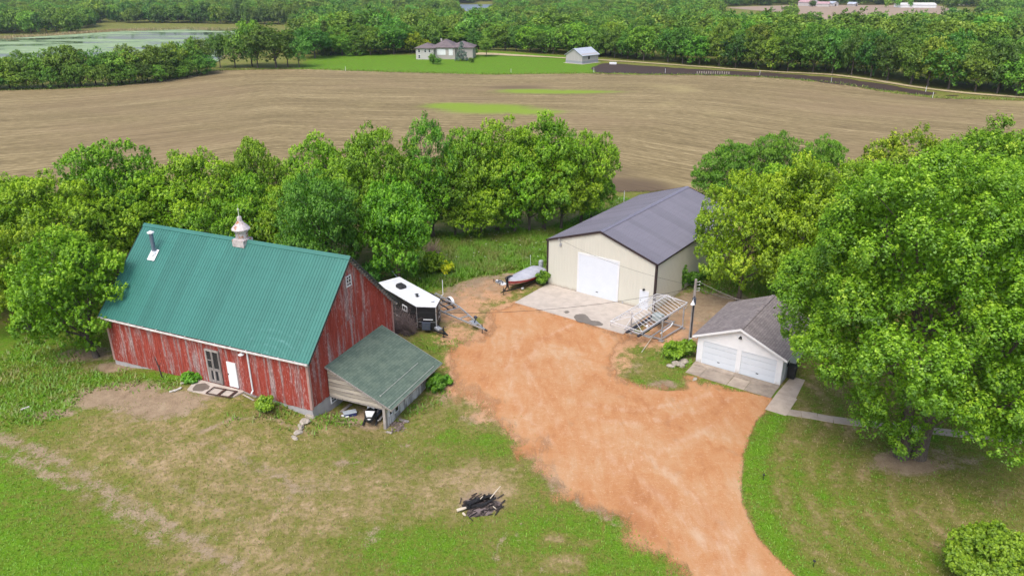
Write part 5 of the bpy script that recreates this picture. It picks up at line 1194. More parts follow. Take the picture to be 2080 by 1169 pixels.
# ================================================================ STAKES AND POSTS AFIELD
def stake(px, py, h, w2, m_, name, label, cat, group=None):
    x, y, z = at(px, py); q = MB(); q.box(x-w2, x+w2, y-w2, y+w2, z-.1, z+h*.86); q.prism([(x-w2, y-w2, z+h*.86), (x+w2, y-w2, z+h*.86), (x, y-w2, z+h)], (0, 2*w2, 0)); tag(q.build(name, m_), label, cat, group)
SG = 'white marker stakes along the field edge'
for px, py, lb in ((1038, 149, 'white marker stake at the far field edge below the lone round tree'), (1206, 147, 'white marker stake at the left tip of the dark garden strip'), (1351, 149, 'white marker stake at the lower edge of the dark garden strip'), (1543, 153, 'white marker stake in front of the windbreak, third from the right'),
                   (1688, 168, 'white marker stake where the dark strip bends down to the right'), (1880, 187, 'white marker stake on the grass track, second from the right'), (1894, 199, 'rightmost white marker stake at the field edge'), (702, 144, 'white marker stake at the far field edge left of the house')):
    stake(px, py, 1.5, .04, WHITE, 'marker_stake', lb, 'stake', SG)
stake(1267, 412, 1.7, .035, WHITE, 'fence_stake', 'thin white stake between the shed roof and the field', 'stake')
stake(1041, 462, 1.7, .07, OLDW, 'fence_post', 'grey post in front of the tree group behind the barn', 'post')
for i in range(15):
    px = 1416+i*4.6; stake(px, 150-.5*(i % 2)+.08*i, .8, .13, TANW, 'garden_stake', 'pale short stake in the long row on the dark garden strip', 'stake', 'row of short stakes in the garden')
x, y, z = at(1245, 131); q = MB(); q.bbox(x-1.2, x+1.2, y-.5, y+.5, z, z+.7, .08); q.box(x-1.25, x+1.25, y-.55, y+.55, z+.5, z+.56); tag(q.build('white_tank', WHITE), 'white box tank on the dark garden strip near the small grey shed', 'tank')
x, y, z = at(638, 57); e = empty('utility_pole', (x, y, z), 0, 'far utility pole at the end of the pond reeds', 'utility pole'); q = MB(); q.tube([(0, 0, 0), (0, 0, 11)], [.35, .22], 8); q.build('pole', OLDW, e); q = MB(); q.beam((-1.3, 0, 10), (1.3, 0, 10), .25, .25); q.build('cross_arm', OLDW, e)
for px, py, l_, lb in ((711, 557, 1.6, 'long white pole lying in the brush behind the barn roof'), (803, 562, 1.7, 'white board leaning in the weeds beyond the trailer roof')):
    x, y, z = at(px, py); q = MB(); q.beam((x-.35, y+.3, z+.5), (x+.45, y-.9, z+.15), .10, .05); tag(q.build('loose_board', WHITE), lb, 'board')
# ================================================================ FOLIAGE
def leaf_mat(name, stops, transl=.35, var=.10, hue=.018):
    t = NT(name); oi = t.n('ShaderNodeObjectInfo')
    col = t.ramp(t.attr('tint'), stops)
    h = t.n('ShaderNodeHueSaturation'); t.l(col, h.inputs['Color'])
    t.l(t.math('MULTIPLY_ADD', oi.outputs['Random'], 2*hue, .5-hue), h.inputs['Hue'])
    r2 = t.math('FRACT', t.math('MULTIPLY', oi.outputs['Random'], 17.3))
    t.l(t.math('MULTIPLY_ADD', r2, 2*var, 1-var), h.inputs['Value'])
    col = t.mix(1.0, h.outputs[0], oi.outputs['Color'], 'MULTIPLY')
    d = t.n('ShaderNodeBsdfDiffuse'); t.l(col, d.inputs[0]); tr = t.n('ShaderNodeBsdfTranslucent'); t.l(t.mix(1.0, col, (1.15, 1.1, .6), 'MULTIPLY'), tr.inputs[0])
    g = t.n('ShaderNodeBsdfGlossy'); g.inputs['Roughness'].default_value = .45; g.inputs[0].default_value = (.8, .9, .8, 1)
    m = t.n('ShaderNodeMixShader'); m.inputs[0].default_value = transl; t.l(d.outputs[0], m.inputs[1]); t.l(tr.outputs[0], m.inputs[2])
    m2 = t.n('ShaderNodeMixShader'); m2.inputs[0].default_value = .035; t.l(m.outputs[0], m2.inputs[1]); t.l(g.outputs[0], m2.inputs[2]); t.l(m2.outputs[0], t.out.inputs[0]); return t.mat
LBR = leaf_mat('yellow green leaves', [(0, (.075, .165, .007)), (.35, (.15, .31, .009)), (.6, (.235, .43, .014)), (.85, (.37, .575, .03)), (1, (.46, .64, .055))], .24)
LMP = leaf_mat('maple leaves', [(0, (.055, .14, .007)), (.35, (.105, .25, .009)), (.6, (.175, .355, .014)), (.85, (.33, .53, .035)), (1, (.52, .69, .075))], .24)
LFE = leaf_mat('fine dark green leaves', [(0, (.045, .135, .014)), (.4, (.09, .235, .022)), (1, (.19, .39, .045))], .24)
LFA = leaf_mat('distant leaves', [(0, (.056, .13, .018)), (.4, (.115, .24, .026)), (.75, (.195, .345, .034)), (1, (.28, .43, .05))], .22, .38, .028)
LSP = leaf_mat('blue spruce needles', [(0, (.07, .13, .10)), (1, (.19, .28, .23))], .1)
LTH = leaf_mat('trimmed shrub leaves', [(0, (.06, .15, .010)), (.4, (.14, .29, .015)), (.8, (.27, .46, .03)), (1, (.36, .54, .05))], .24)
BARK = M('grey brown bark', (.15, .125, .105), (.075, .06, .05), 5, (4, 4, .8), rough=.95, bump=.5, detail=6)
TWIG = M('bare grey twigs', (.20, .155, .15), (.12, .09, .085), 4, rough=.95)

def unit(v): return v/(np.linalg.norm(v, axis=-1, keepdims=True)+1e-9)
def leaf_quads(C, N, S, rng, asp=.62):
    n = len(C); r = rng.normal(size=(n, 3)); T = unit(np.cross(N, r)); B = np.cross(N, T)
    L = S[:, None]*.5; W = L*asp; fold = N*L*.18
    V = np.stack([C-T*L, C+B*W-fold*.5, C+T*L, C-B*W-fold*.5], 1).reshape(-1, 3)
    return V, np.arange(n*4).reshape(-1, 4)

def make_crown(seed, H, R, base=.2, nlobe=6, nclump=130, ntuft=14, nleaf=20, ls=.3, spire=0., clump=.17, mat=None, cone=False, flat_=1.0, inner=.14, lobe_sp=.55, droop=0, lobe_k=(.40, .58)):
    rng = np.random.default_rng(seed)
    zc = H*(1+base)/2; rz_ = H*(1-base)/2
    lob = [(np.array([0, 0, zc]), np.array([R*.76, R*.76, rz_*.88]))]
    for i in range(nlobe):
        a = 2.4*i+rng.uniform(0, .6); el = rng.uniform(-.55, .95)
        d = np.array([cos(a)*cos(el), sin(a)*cos(el), sin(el)]); k = rng.uniform(*lobe_k)
        lob.append((np.array([0, 0, zc])+d*np.array([R, R, rz_])*lobe_sp, np.array([R*k, R*k, rz_*k*.9])))
    ctr = []; out = []
    tries = 0
    w = np.array([l[1].mean()**2 for l in lob]); w /= w.sum()
    while len(ctr) < nclump and tries < nclump*40:
        tries += 1
        if cone:
            u_ = rng.uniform(0, 1)**1.6; a = rng.uniform(0, 2*pi); z = H*(base+(1-base)*u_); rr = R*(1-u_)**.85*rng.uniform(.75, 1.02)
            p = np.array([rr*cos(a), rr*sin(a), z]); o = np.array([cos(a), sin(a), .35]); ctr.append(p); out.append(o/np.linalg.norm(o)); continue
        j = rng.choice(len(lob), p=w); c, r = lob[j]
        d = unit(rng.normal(size=3))
        if d[2] < -.45 and rng.random() < .75: continue
        p = c+d*r*rng.uniform(.86, 1.04)
        if any(jj != j and np.linalg.norm((p-c2)/r2) < .80 for jj, (c2, r2) in enumerate(lob)): continue
        if p[2] < H*base*.55: continue
        ctr.append(p); o = d*.7+unit(p-np.array([0, 0, zc-rz_*.3]))*.5; out.append(o/np.linalg.norm(o))
    ctr = np.array(ctr); out = np.array(out); n = len(ctr); up = np.array([0, 0, 1.])
    rc = R*clump*rng.uniform(.6, 1.45, n); ctr = ctr+out*(rng.uniform(-.55, .45, n)*rc)[:, None]
    ct = rng.normal(0, .10, n)
    # tufts sit on the upper, outer side of each clump; leaves are ranked round each tuft
    nt_ = np.maximum(4, (ntuft*(rc/rc.mean())**2).astype(int)); ci = np.repeat(np.arange(n), nt_); nt = len(ci)
    u2 = unit(rng.normal(size=(nt, 3))); A = out[ci]*.65+up*.6; fl = (u2*A).sum(1) < -.12; u2[fl] *= -1
    tp = ctr[ci]+u2*(rc[ci]*rng.uniform(.72, 1.02, nt))[:, None]*np.array([1, 1, .78*flat_])
    tp[:, 2] -= droop*rc[ci]*(1-np.clip(u2[:, 2], 0, 1))
    ax = unit(up*(.55+.45*(spire > 0))+u2*.55+out[ci]*.25+rng.normal(size=(nt, 3))*.16)
    ln = (spire if spire > 0 else ls*1.6)*rng.uniform(.55, 1.35, nt)
    q = nleaf; si = np.repeat(np.arange(nt), q); m = nt*q
    t_ = rng.uniform(0, 1, m)**.8
    rd = (.62*(1-t_)**.6+.10)*ln[si]*(.62 if spire > 0 else .8)
    r_ = unit(np.cross(ax[si], rng.normal(size=(m, 3))))
    P = tp[si]+ax[si]*((t_-.35)*ln[si])[:, None]+r_*(rd*rng.uniform(.55, 1, m))[:, None]
    N = unit(r_*.42+ax[si]*.30+up*.42+u2[si]*.22+rng.normal(size=(m, 3))*.20)
    tt = rng.normal(0, .05, nt)
    tint = np.clip(.34+ct[ci][si]+tt[si]+.40*t_**2.2+rng.normal(0, .045, m), 0, 1)
    CC, NN, SS, TT = [P], [N], [ls*rng.uniform(.7, 1.2, m)], [tint]
    if inner > 0 and not cone:
        k = int(m*inner*.6); j = rng.choice(len(lob), k, p=w); c = np.array([l[0] for l in lob])[j]; r = np.array([l[1] for l in lob])[j]
        P = c+unit(rng.normal(size=(k, 3)))*r*(rng.uniform(.25, .9, k)**.6)[:, None]; P = P[P[:, 2] > H*base*.6]; k = len(P)
        CC.append(P); NN.append(unit(rng.normal(size=(k, 3))+up*.6)); SS.append(ls*1.5*rng.uniform(.7, 1.3, k)); TT.append(np.clip(.4+rng.normal(0, .12, k), 0, 1))
    C, N, S, T = np.concatenate(CC), np.concatenate(NN), np.concatenate(SS), np.concatenate(TT)
    V, F = leaf_quads(C, N, S, rng)
    me = npmesh('crown', V, F, {'tint': T}, [mat])
    return me, ctr, [l[0] for l in lob], zc

def make_trunk(seed, H, R, ctr, lobc, zc, r0=None, base=.2, nsub=26, lean=(0, 0), multi=1, mat=None):
    rng = np.random.default_rng(seed+100); q = MB(); r0 = r0 or H*.022
    for mth in range(multi):
        ox, oy = ((mth-(multi-1)/2)*r0*2.4, rng.uniform(-.2, .2)*r0*(multi > 1))
        topz = min(zc*1.12, H*.75); P = []; rs = []
        for k in range(7):
            t_ = k/6; P.append((ox*(1+t_*1.8)+lean[0]*t_*t_*topz+rng.normal(0, .02)*H*t_*.5, oy+lean[1]*t_*t_*topz+rng.normal(0, .02)*H*t_*.5, -.25+(topz+.25)*t_)); rs.append(r0*(1.25 if k == 0 else 1)*(1-.78*t_))
        q.tube(P, rs, 10)
    st = [np.array(P[2]), np.array(P[3]), np.array(P[4])]
    ends = []
    for c in lobc[1:]:
        s = st[rng.integers(0, 3)]; e = np.array(c); mid = (s+e)/2+np.array([0, 0, -.04*H])+rng.normal(0, .02*H, 3)
        q.tube([s, mid, e], [r0*.42, r0*.3, r0*.14], 6); ends += [mid, e]
    ends = np.array(ends+[P[4], P[5]])
    for c in ctr[rng.choice(len(ctr), min(nsub, len(ctr)), False)]:
        s = ends[np.argmin(np.linalg.norm(ends-c, axis=1))]; q.tube([s, (s+c)/2+rng.normal(0, .03*R, 3), s+(c-s)*.97], [r0*.15, r0*.09, r0*.03], 5)
    me_o = q.build('trunk', mat or BARK); me = me_o.data; bpy.data.objects.remove(me_o); return me

KIND = {}
def kind(name, seed, H, R, mat, trunk={}, **k):
    me, ctr, lobc, zc = make_crown(seed, H, R, mat=mat, **k); tm = make_trunk(seed, H, R, ctr, lobc, zc, base=k.get('base', .2), **trunk)
    KIND[name] = (me, tm, H, R)
kind('maple', 5, 17, 7.6, LMP, dict(r0=.36, multi=2, nsub=60), base=.03, nlobe=16, nclump=380, ntuft=20, nleaf=34, ls=.135, spire=.66, clump=.098, inner=.22, lobe_sp=.70, lobe_k=(.27, .46))
kind('maple_b', 8, 14, 6, LMP, dict(nsub=40), base=.08, nlobe=12, nclump=200, ntuft=18, nleaf=30, ls=.155, spire=.62, clump=.12, inner=.22, lobe_sp=.68, lobe_k=(.3, .48))
for i in range(4): kind('broad%d' % i, 20+i, 10, 4.2, LBR, dict(nsub=30), base=.06, nlobe=8, nclump=120, ntuft=16, nleaf=26, ls=.16, spire=.42, clump=.155, inner=.25, lobe_sp=.6)
kind('fine', 31, 10, 4.2, LFE, dict(nsub=30), base=.10, nlobe=9, nclump=130, ntuft=18, nleaf=22, ls=.15, spire=.34, clump=.15, flat_=.7, inner=.3)
kind('round', 32, 9, 4, LBR, dict(nsub=20), base=.04, nlobe=7, nclump=140, ntuft=15, nleaf=20, ls=.18, spire=.42, clump=.14, inner=.3, lobe_sp=.45)
kind('open', 33, 10, 4.2, LMP, dict(nsub=50), base=.15, nlobe=9, nclump=85, ntuft=14, nleaf=20, ls=.18, spire=.5, clump=.14, inner=.04, lobe_sp=.68)
for i in range(4): kind('far%d' % i, 40+i, 12, 5.2, LFA, dict(nsub=8), base=.04, nlobe=7, nclump=70, ntuft=9, nleaf=10, ls=.48, clump=.19, lobe_sp=.55, inner=.3)
for i in range(2): kind('oak%d' % i, 50+i, 13, 6.5, LFA, dict(nsub=14), base=.12, nlobe=8, nclump=95, ntuft=9, nleaf=10, ls=.48, clump=.16, flat_=.8, lobe_sp=.55, inner=.3)
kind('spruce', 60, 9, 2.6, LSP, dict(r0=.16), base=.04, nlobe=1, nclump=130, ntuft=5, nleaf=8, ls=.36, clump=.17, cone=True)
kind('cedar', 61, 12, 2.8, LFA, dict(r0=.2), base=.03, nlobe=1, nclump=150, ntuft=5, nleaf=8, ls=.42, clump=.2, cone=True)
for i in range(3): kind('wood%d' % i, 70+i, 12, 6.2, LFA, dict(nsub=2), base=.02, nlobe=7, nclump=55, ntuft=7, nleaf=7, ls=.8, clump=.2, lobe_sp=.52, inner=.35)

NTREE = [0]
def tree_at(kd, x, y, z, Hh, Rr, label, group=None, cat='tree', rot=None, color=None, name='tree', lean=None):
    me, tm, H0, R0 = KIND[kd]; i = NTREE[0]; NTREE[0] += 1
    e = empty(name, (x, y, z), (i*2.399) % 6.28 if rot is None else rot, label, cat, group, (Rr/R0, Rr/R0, Hh/H0))
    if lean: e.rotation_euler = (lean[0], lean[1], e.rotation_euler[2])
    for nm, m in (('crown', me), ('trunk', tm)):
        o = link(nm, m, e)
        if color: o.color = (*color, 1)
    return e
def elev(px, py):
    u = (px-CX)/FPX; v = (CY-py)/FPX; d = (u, _c+v*_s, -_s+v*_c); return d[2]/math.hypot(d[0], d[1])
def tree(kd, px, py, top, wpx, label, group=None, cat='tree', **k):
    x, y, z = at(px, py); D = math.hypot(x, y); Hh = CAMH+D*elev(px, top)-z; dep = y*_c+(CAMH-z-Hh*.5)*_s
    return tree_at(kd, x, y, z, max(Hh, .4), wpx/2*dep/FPX, label, group, cat, **k)

TG = 'trees around the farmyard'
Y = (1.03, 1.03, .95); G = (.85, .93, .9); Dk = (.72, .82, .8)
for kd, px, py, top, w, lb, cl, ln in [
    ('broad0', 196, 725, 466, 228, 'bright green tree with a leaning dark trunk at the left end of the red barn', Y, (0, -.16)),
    ('broad1', 60, 668, 420, 190, 'bright green tree at the left edge, in front of the row behind the barn', Y, None),
    ('broad2', -40, 640, 395, 220, 'bright tree cut off by the left edge of the picture', Y, None),
    ('broad3', 150, 590, 345, 210, 'yellow green tree behind the leaning tree at the barn end', Y, None),
    ('broad1', 40, 540, 335, 210, 'yellow green tree at the far left against the stubble field', Y, None),
    ('broad0', -60, 530, 365, 220, 'tree at the left picture edge against the stubble field', Y, None),
    ('broad2', 270, 540, 282, 195, 'tallest bright tree in the row left of the barn ridge end', (1.02, 1.0, .9), None),
    ('broad0', 350, 545, 362, 190, 'yellow green tree just behind the left half of the barn ridge', Y, None),
    ('broad3', 440, 535, 303, 190, 'broad bright tree behind the barn roof left of the metal cupola', (1.05, 1.02, .9), None),
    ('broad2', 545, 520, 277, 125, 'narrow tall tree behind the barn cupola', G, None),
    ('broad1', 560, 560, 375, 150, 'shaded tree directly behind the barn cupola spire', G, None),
    ('broad0', 655, 510, 283, 150, 'round topped tree behind the dark feathery tree', (1, 1, .9), None),
    ('fine', 660, 590, 343, 172, 'dark green feathery tree behind the right half of the barn ridge', (1.3, 1.12, .8), None),
    ('round', 812, 580, 360, 158, 'dense rounded green tree standing above the brush behind the trailer', (.85, .95, .85), None),
    ('broad3', 775, 500, 252, 155, 'large green tree behind the dense rounded tree', (.88, .95, .9), None),
    ('open', 880, 478, 238, 110, 'slim open topped tree with sky gaps left of the big cluster', (.9, .95, .9), None),
    ('open', 880, 482, 320, 150, 'thin half bare tree left of the big cluster behind the meadow', (.8, .8, .8), None),
    ('broad2', 955, 474, 258, 130, 'tree at the left side of the big cluster behind the meadow', (.88, .95, .9), None),
    ('broad1', 1010, 470, 233, 165, 'tallest tree in the big cluster behind the meadow', (.92, .98, .9), None),
    ('broad0', 1105, 466, 243, 165, 'wide tree with pale forked trunks in the big cluster behind the meadow', (.92, .98, .9), None),
    ('broad3', 1180, 455, 265, 130, 'tree at the right end of the big cluster, nearest the shed roof', (.95, 1, .9), None),
    ('broad2', 1200, 452, 340, 90, 'lower tree at the right foot of the big cluster by the shed roof', (.9, 1, .9), None),
    ('broad1', 978, 482, 368, 110, 'small light green tree in front of the big cluster', (1, 1.02, .95), None),
    ('open', 1075, 470, 330, 120, 'light leafed tree in the front middle of the big cluster', (.95, 1, .9), None),
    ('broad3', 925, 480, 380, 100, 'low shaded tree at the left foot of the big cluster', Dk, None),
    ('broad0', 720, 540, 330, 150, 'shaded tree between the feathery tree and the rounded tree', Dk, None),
    ('broad2', 520, 545, 350, 150, 'sunlit tree filling the row between the cupola and the field', (1, 1, .95), None),
    ('broad0', 610, 560, 372, 120, 'low tree between the cupola spire and the feathery tree', (.95, 1, .95), None),
    ('broad3', 240, 575, 380, 170, 'bright tree just left of the barn ridge end', Y, None),
    ('broad1', 90, 610, 470, 170, 'lower bright tree between the leaning tree and the left edge', Y, None),
    ('broad2', 850, 490, 318, 120, 'shaded tree behind the rounded tree towards the field', (.9, 1, .9), None),
    ('broad0', 1045, 472, 300, 140, 'dense tree in the middle of the big cluster', (.92, 1, .9), None),
    ('broad3', 1140, 466, 318, 130, 'dense tree right of the pale forked trunks', (.95, 1, .9), None),
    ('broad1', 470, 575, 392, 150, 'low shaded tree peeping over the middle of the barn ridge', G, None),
    ('maple', 1848, 928, 290, 600, 'huge bright green maple with a double trunk on the right lawn', (.92, 1, .9), None),
    ('maple_b', 2060, 760, 300, 420, 'big maple cut by the right edge, behind the huge lawn maple', (.95, 1, .9), None),
    ('maple_b', 1930, 640, 240, 330, 'tall maple behind the huge lawn maple against the field', (1.08, 1.03, .9), None),
    ('maple_b', 2080, 560, 243, 300, 'maple in the far right corner of the tree group against the field', (1.0, 1, .9), None),
    ('open', 1800, 560, 262, 210, 'spiky branched pale tree reaching left over the stubble field', (1.2, 1.08, .9), None),
    ('broad2', 1500, 612, 352, 185, 'yellow green tree with a thin trunk between the shed and the garage', Y, None),
    ('broad0', 1600, 620, 330, 210, 'yellow green tree just behind the garage roof', Y, None),
    ('broad3', 1690, 610, 322, 200, 'bright tree between the garage roof and the tall maple', Y, None),
    ('broad1', 1610, 520, 318, 170, 'bright round topped tree further behind the garage', Y, None),
    ('broad2', 1740, 540, 330, 190, 'bright tree above the upper left of the huge maple', Y, None),
    ('fine', 1462, 445, 284, 118, 'green tree right behind the far end of the slate shed roof', (1.7, 1.3, .8), None),
    ('fine', 1575, 440, 266, 125, 'green bare stemmed tree between two others at the field edge', (1.5, 1.2, .8), None),
    ('fine', 1650, 430, 270, 92, 'lightest of the three field edge trees behind the shed', (1.9, 1.35, .8), None),
]:
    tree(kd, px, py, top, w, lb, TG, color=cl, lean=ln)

# hedgerow at the left of the field, oaks by the pond
HG = 'trees in the left hedgerow'
rr = random.Random(5)
hedge = [(-60, 184, 118), (-15, 184, 112), (20, 183, 110), (55, 182, 104), (88, 181, 98), (120, 180, 112), (138, 179, 84), (165, 178, 96), (195, 177, 93), (225, 175, 108), (248, 173, 96), (275, 171, 91), (300, 168, 95), (322, 165, 90), (345, 162, 100), (365, 158, 86), (385, 155, 74), (405, 152, 76)]
for i, (px, py, top) in enumerate(hedge):
    c = rr.choice([(1, 1, .9), (1.25, 1.1, .9), (.8, .9, .9), (1.1, 1.05, .9)])
    tree('far%d' % (i % 4), px, py-4, top, rr.uniform(50, 66), 'leafy tree in the hedgerow between the stubble field and the pond', HG, color=c)
    tree('far%d' % ((i+2) % 4), px+16, py-1.5, top+34, rr.uniform(34, 44), 'low bushy tree along the field side of the pond hedgerow', 'bushy trees along the hedgerow foot', color=(.85, .95, .9))
OG = 'oaks at the end of the pond'
for px, py, top, w, kd, c, lb in [(448, 138, 66, 50, 'oak0', (.72, .8, .95), 'grey green thin tree at the left end of the oak row'), (478, 137, 66, 72, 'oak1', (.75, .85, .95), 'dark oak with a thin trunk, second from the left in the row by the pond'), (512, 134, 38, 62, 'far1', (1.35, 1.15, .8), 'tall yellow green tree rising above the oak row'), (524, 138, 66, 70, 'oak0', (.8, .88, .9), 'dark oak below the tall yellow green tree'),
                              (561, 138, 50, 100, 'oak1', (.78, .86, .92), 'widest dark oak with a thick trunk in the row by the pond'), (585, 136, 62, 60, 'oak0', (.8, .9, .95), 'oak between the widest oak and the round one at the row end'), (608, 137, 76, 52, 'oak0', (.78, .88, .98), 'round grey green oak at the right end of the row'), (640, 118, 56, 80, 'oak1', (.85, .95, .95), 'spreading dark oak behind the round one at the row end')]:
    tree(kd, px, py, top, w, lb, OG, color=c)
# house lot
for kd, px, py, top, w, c, lb, cat in [('oak0', 988, 115, 75, 33, (1.0, 1.05, .8), 'lone round green tree on the lawn beside the far house', 'tree'), ('spruce', 938, 124, 87, 24, None, 'blue spruce in front of the far house garage', 'tree'), ('far1', 838, 108, 64, 46, (2.0, 1.5, .6), 'yellow green tree behind the left wing of the far house', 'tree'),
                                   ('far2', 862, 108, 76, 24, (3.2, 1.9, .5), 'bright yellow tree at the corner of the far house', 'tree'), ('cedar', 664, 113, 44, 30, (.7, .8, .8), 'tall dark pointed conifer left of the far lawn', 'tree'), ('far0', 800, 110, 36, 62, (.85, .95, .85), 'tall dark green tree left of the far house', 'tree'), ('far3', 872, 106, 30, 50, (.8, .92, .85), 'tall dark tree behind the far house', 'tree'),
                                   ('cedar', 958, 108, 62, 22, (.65, .75, .75), 'dark conifer right behind the far house', 'tree'), ('wood0', 880, 130, 112, 16, (.8, .9, .8), 'left dark shrub in front of the far house', 'shrub'), ('wood1', 890, 131, 117, 15, (.8, .9, .8), 'right dark shrub in front of the far house', 'shrub'), ('wood2', 878, 126, 108, 14, (1, 1.1, .8), 'shrub against the wall of the far house', 'shrub'), ('wood0', 958, 127, 117, 14, (1, 1, .8), 'low shrub beside the blue spruce', 'shrub'),
                                   ('far1', 1166, 112, 44, 60, (1.25, 1.15, .8), 'bright green tree rising behind the small grey shed', 'tree'), ('far2', 1240, 112, 40, 66, (1.6, 1.3, .8), 'yellowish tree right of the small grey shed', 'tree')]:
    tree(kd, px, py, top, w, lb, None, cat, color=c, name='tree' if cat == 'tree' else 'shrub')
rr = random.Random(12)
HW = 'trees along the wood edge behind the far house'
line = [(630, 112), (700, 115), (760, 113), (820, 107), (880, 102), (950, 101), (1010, 103), (1060, 106), (1110, 110), (1160, 114), (1210, 117)]
for row in range(3):
    px = 626+row*9
    while px < 1216:
        py = np.interp(px, *zip(*line))-1.5-row*5.5; d_ = 58+rr.uniform(-10, 12)-row*3
        c = rr.choice([(1, 1, .9), (1.35, 1.2, .8), (.72, .82, .85), (.9, 1, .9), (1.15, 1.1, .85), (1.05, 1.1, .9)])
        tree('cedar' if rr.random() < .06 else 'far%d' % rr.randrange(4), px, py, py-d_*(.72 if 850 < px < 980 else .92), rr.uniform(38, 60), ['front row broadleaf tree at the wood edge behind the far house', 'second row broadleaf tree in the wood behind the far house', 'deeper broadleaf tree in the wood behind the far house'][row], HW if row == 0 else ['', 'second row trees in the wood behind the far house', 'deeper trees in the wood behind the far house'][row], color=c)
        px += rr.uniform(20, 30)
WG = ['front row trees of the windbreak', 'second row trees of the windbreak', 'third row trees of the windbreak']
line = [(1212, 116), (1300, 123), (1400, 131), (1500, 139), (1565, 144), (1620, 146), (1680, 149), (1760, 157), (1860, 174), (1945, 184), (2080, 195), (2200, 204)]
for row in range(3):
    px = 1216+row*13
    while px < 2150:
        py = np.interp(px, *zip(*line)); k = (px-1200)/900
        x, y, z = at(px, py-.6); D = math.hypot(x, y); f_ = 1+row*.028*(1+.3*rr.random()); x *= f_; y *= f_; z = hz(x, y)
        Hh = (12.2-1.5*(px < 1300))*rr.uniform(.84, 1.14)+row*.25; Rr = rr.uniform(4.0, 6.0)
        c = rr.choice([(1, 1, .9), (.8, .9, .9), (.9, .97, .9), (1.25, 1.12, .85), (.72, .84, .85), (.95, 1, .9), (1.1, 1.08, .85)])
        tree_at('far%d' % rr.randrange(4), x, y, z, Hh, Rr, ['front row tree of the long windbreak along the right edge of the field', 'second row tree of the windbreak right of the field', 'third row tree of the windbreak right of the field'][row], WG[row], color=c)
        px += rr.uniform(.8, 1.25)*Rr*1.35*FPX/(D*1.05)
# far bank of the pond
PB = 'trees on the far bank of the pond'
first_wood = {}
for i in range(22):
    px = -30+i*30+rr.uniform(-8, 8); py = (70 if px < 160 else np.interp(px, [160, 240, 480, 640], [48, 46, 50, 52]))-1
    x, y, z = at(px, py); nm = 'wood%d' % (i % 3)
    e = tree_at(nm, x, y, z, rr.uniform(13, 18), rr.uniform(5.5, 8), 'dark broadleaf tree on the far bank of the duckweed pond', PB, color=rr.choice([(.8, .9, .95), (1, 1.05, .9), (.7, .8, .9), (1.1, 1.1, .9)]))
    first_wood.setdefault(nm, [c for c in e.children if c.name.startswith('crown')][0])
# far single trees by the far field
for px, py, h, r_, c, lb in [(1929, 33, 15, 8, (.75, .85, .85), 'big dark lone tree at the right end of the far field'), (2050, 26, 15, 12, (1.4, 1.2, .9), 'light green rounded tree at the top right corner'), (1800, 16, 9, 2.6, (1.2, 1.2, .9), 'left poplar in the short far row'), (1822, 16, 9, 2.6, (1.2, 1.2, .9), 'middle poplar in the short far row'), (1848, 16, 8, 2.6, (1.2, 1.2, .9), 'right poplar in the short far row'), (1650, 14, 6, 4, (.6, .7, .8), 'small dark tree in front of the pink roofed far barn')]:
    x, y, z = at(px, py); tree_at('wood%d' % (px % 3), x, y, z, h, r_, lb, None, color=c)

# the woods behind: one mass of foliage
N_ = 19000; X = RNG.uniform(-900, 1000, N_); Yy = RNG.uniform(262, 1180, N_)**1.0
keep = np.abs(X) < Yy*.74+40
X, Yy = X[keep], Yy[keep]
wl = np.array([at(px, py)[:2] for px, py in [(600, 108), (700, 112), (830, 104), (950, 98), (1060, 103), (1212, 113), (1300, 121), (1400, 129), (1500, 137), (1620, 145), (1760, 156), (1860, 173), (1945, 183), (2080, 194), (2300, 210)]])
pxs = CX+FPX*X/(Yy*_c+CAMH*_s)
wy = np.interp(pxs, [600, 700, 830, 950, 1060, 1212, 1300, 1400, 1500, 1620, 1760, 1860, 1945, 2080, 2300], np.hypot(wl[:, 0], wl[:, 1]))
ok = np.where(pxs > 610, np.hypot(X, Yy) > wy+26, True)
sdp = poly_sdf(PONDP, X, Yy); ok &= sdp > 14
leftbank = pxs <= 610; bank = np.array([at(px, py)[1] for px, py in [(-200, 68), (160, 66), (200, 46), (640, 50)]])
ok &= np.where(leftbank, Yy > np.interp(pxs, [-200, 160, 200, 640], bank), True)
ok &= poly_sdf(LAKEP, X, Yy) > 8; ok &= poly_sdf(FARP, X, Yy) > 8
ok &= ~((pxs > 1470) & (pxs < 2000) & (Yy > 545) & (Yy < 800)) | (RNG.random(len(X)) < .012)
ok &= ~((pxs > 925) & (pxs < 1000) & (Yy > 540) & (Yy < 1060))
X, Yy = X[ok], Yy[ok]; Z = height(X, Yy); n = len(X)
me = bpy.data.meshes.new('distant_woods'); me.vertices.add(n); me.vertices.foreach_set('co', np.stack([X, Yy, Z], 1).astype(np.float32).ravel())
big = vnoise(X, Yy, 45, 4)
for nm, arr in (('sc', RNG.uniform(.55, 1.28, n)*(.82+.36*big)), ('rot', RNG.uniform(0, 6.28, n)), ('pick', RNG.integers(0, 3, n).astype(float))):
    a = me.attributes.new(nm, 'FLOAT', 'POINT'); a.data.foreach_set('value', arr.astype(np.float32))
wo = link('distant_woods', me); tag(wo, 'mass of mixed green woods rolling away behind the house and the windbreak', 'woods', None, 'stuff')
ng = bpy.data.node_groups.new('woods', 'GeometryNodeTree'); ng.interface.new_socket('Geometry', in_out='INPUT', socket_type='NodeSocketGeometry'); ng.interface.new_socket('Geometry', in_out='OUTPUT', socket_type='NodeSocketGeometry')
gi, go = ng.nodes.new('NodeGroupInput'), ng.nodes.new('NodeGroupOutput'); mp = ng.nodes.new('GeometryNodeMeshToPoints'); ng.links.new(gi.outputs[0], mp.inputs[0])
jn = ng.nodes.new('GeometryNodeJoinGeometry')
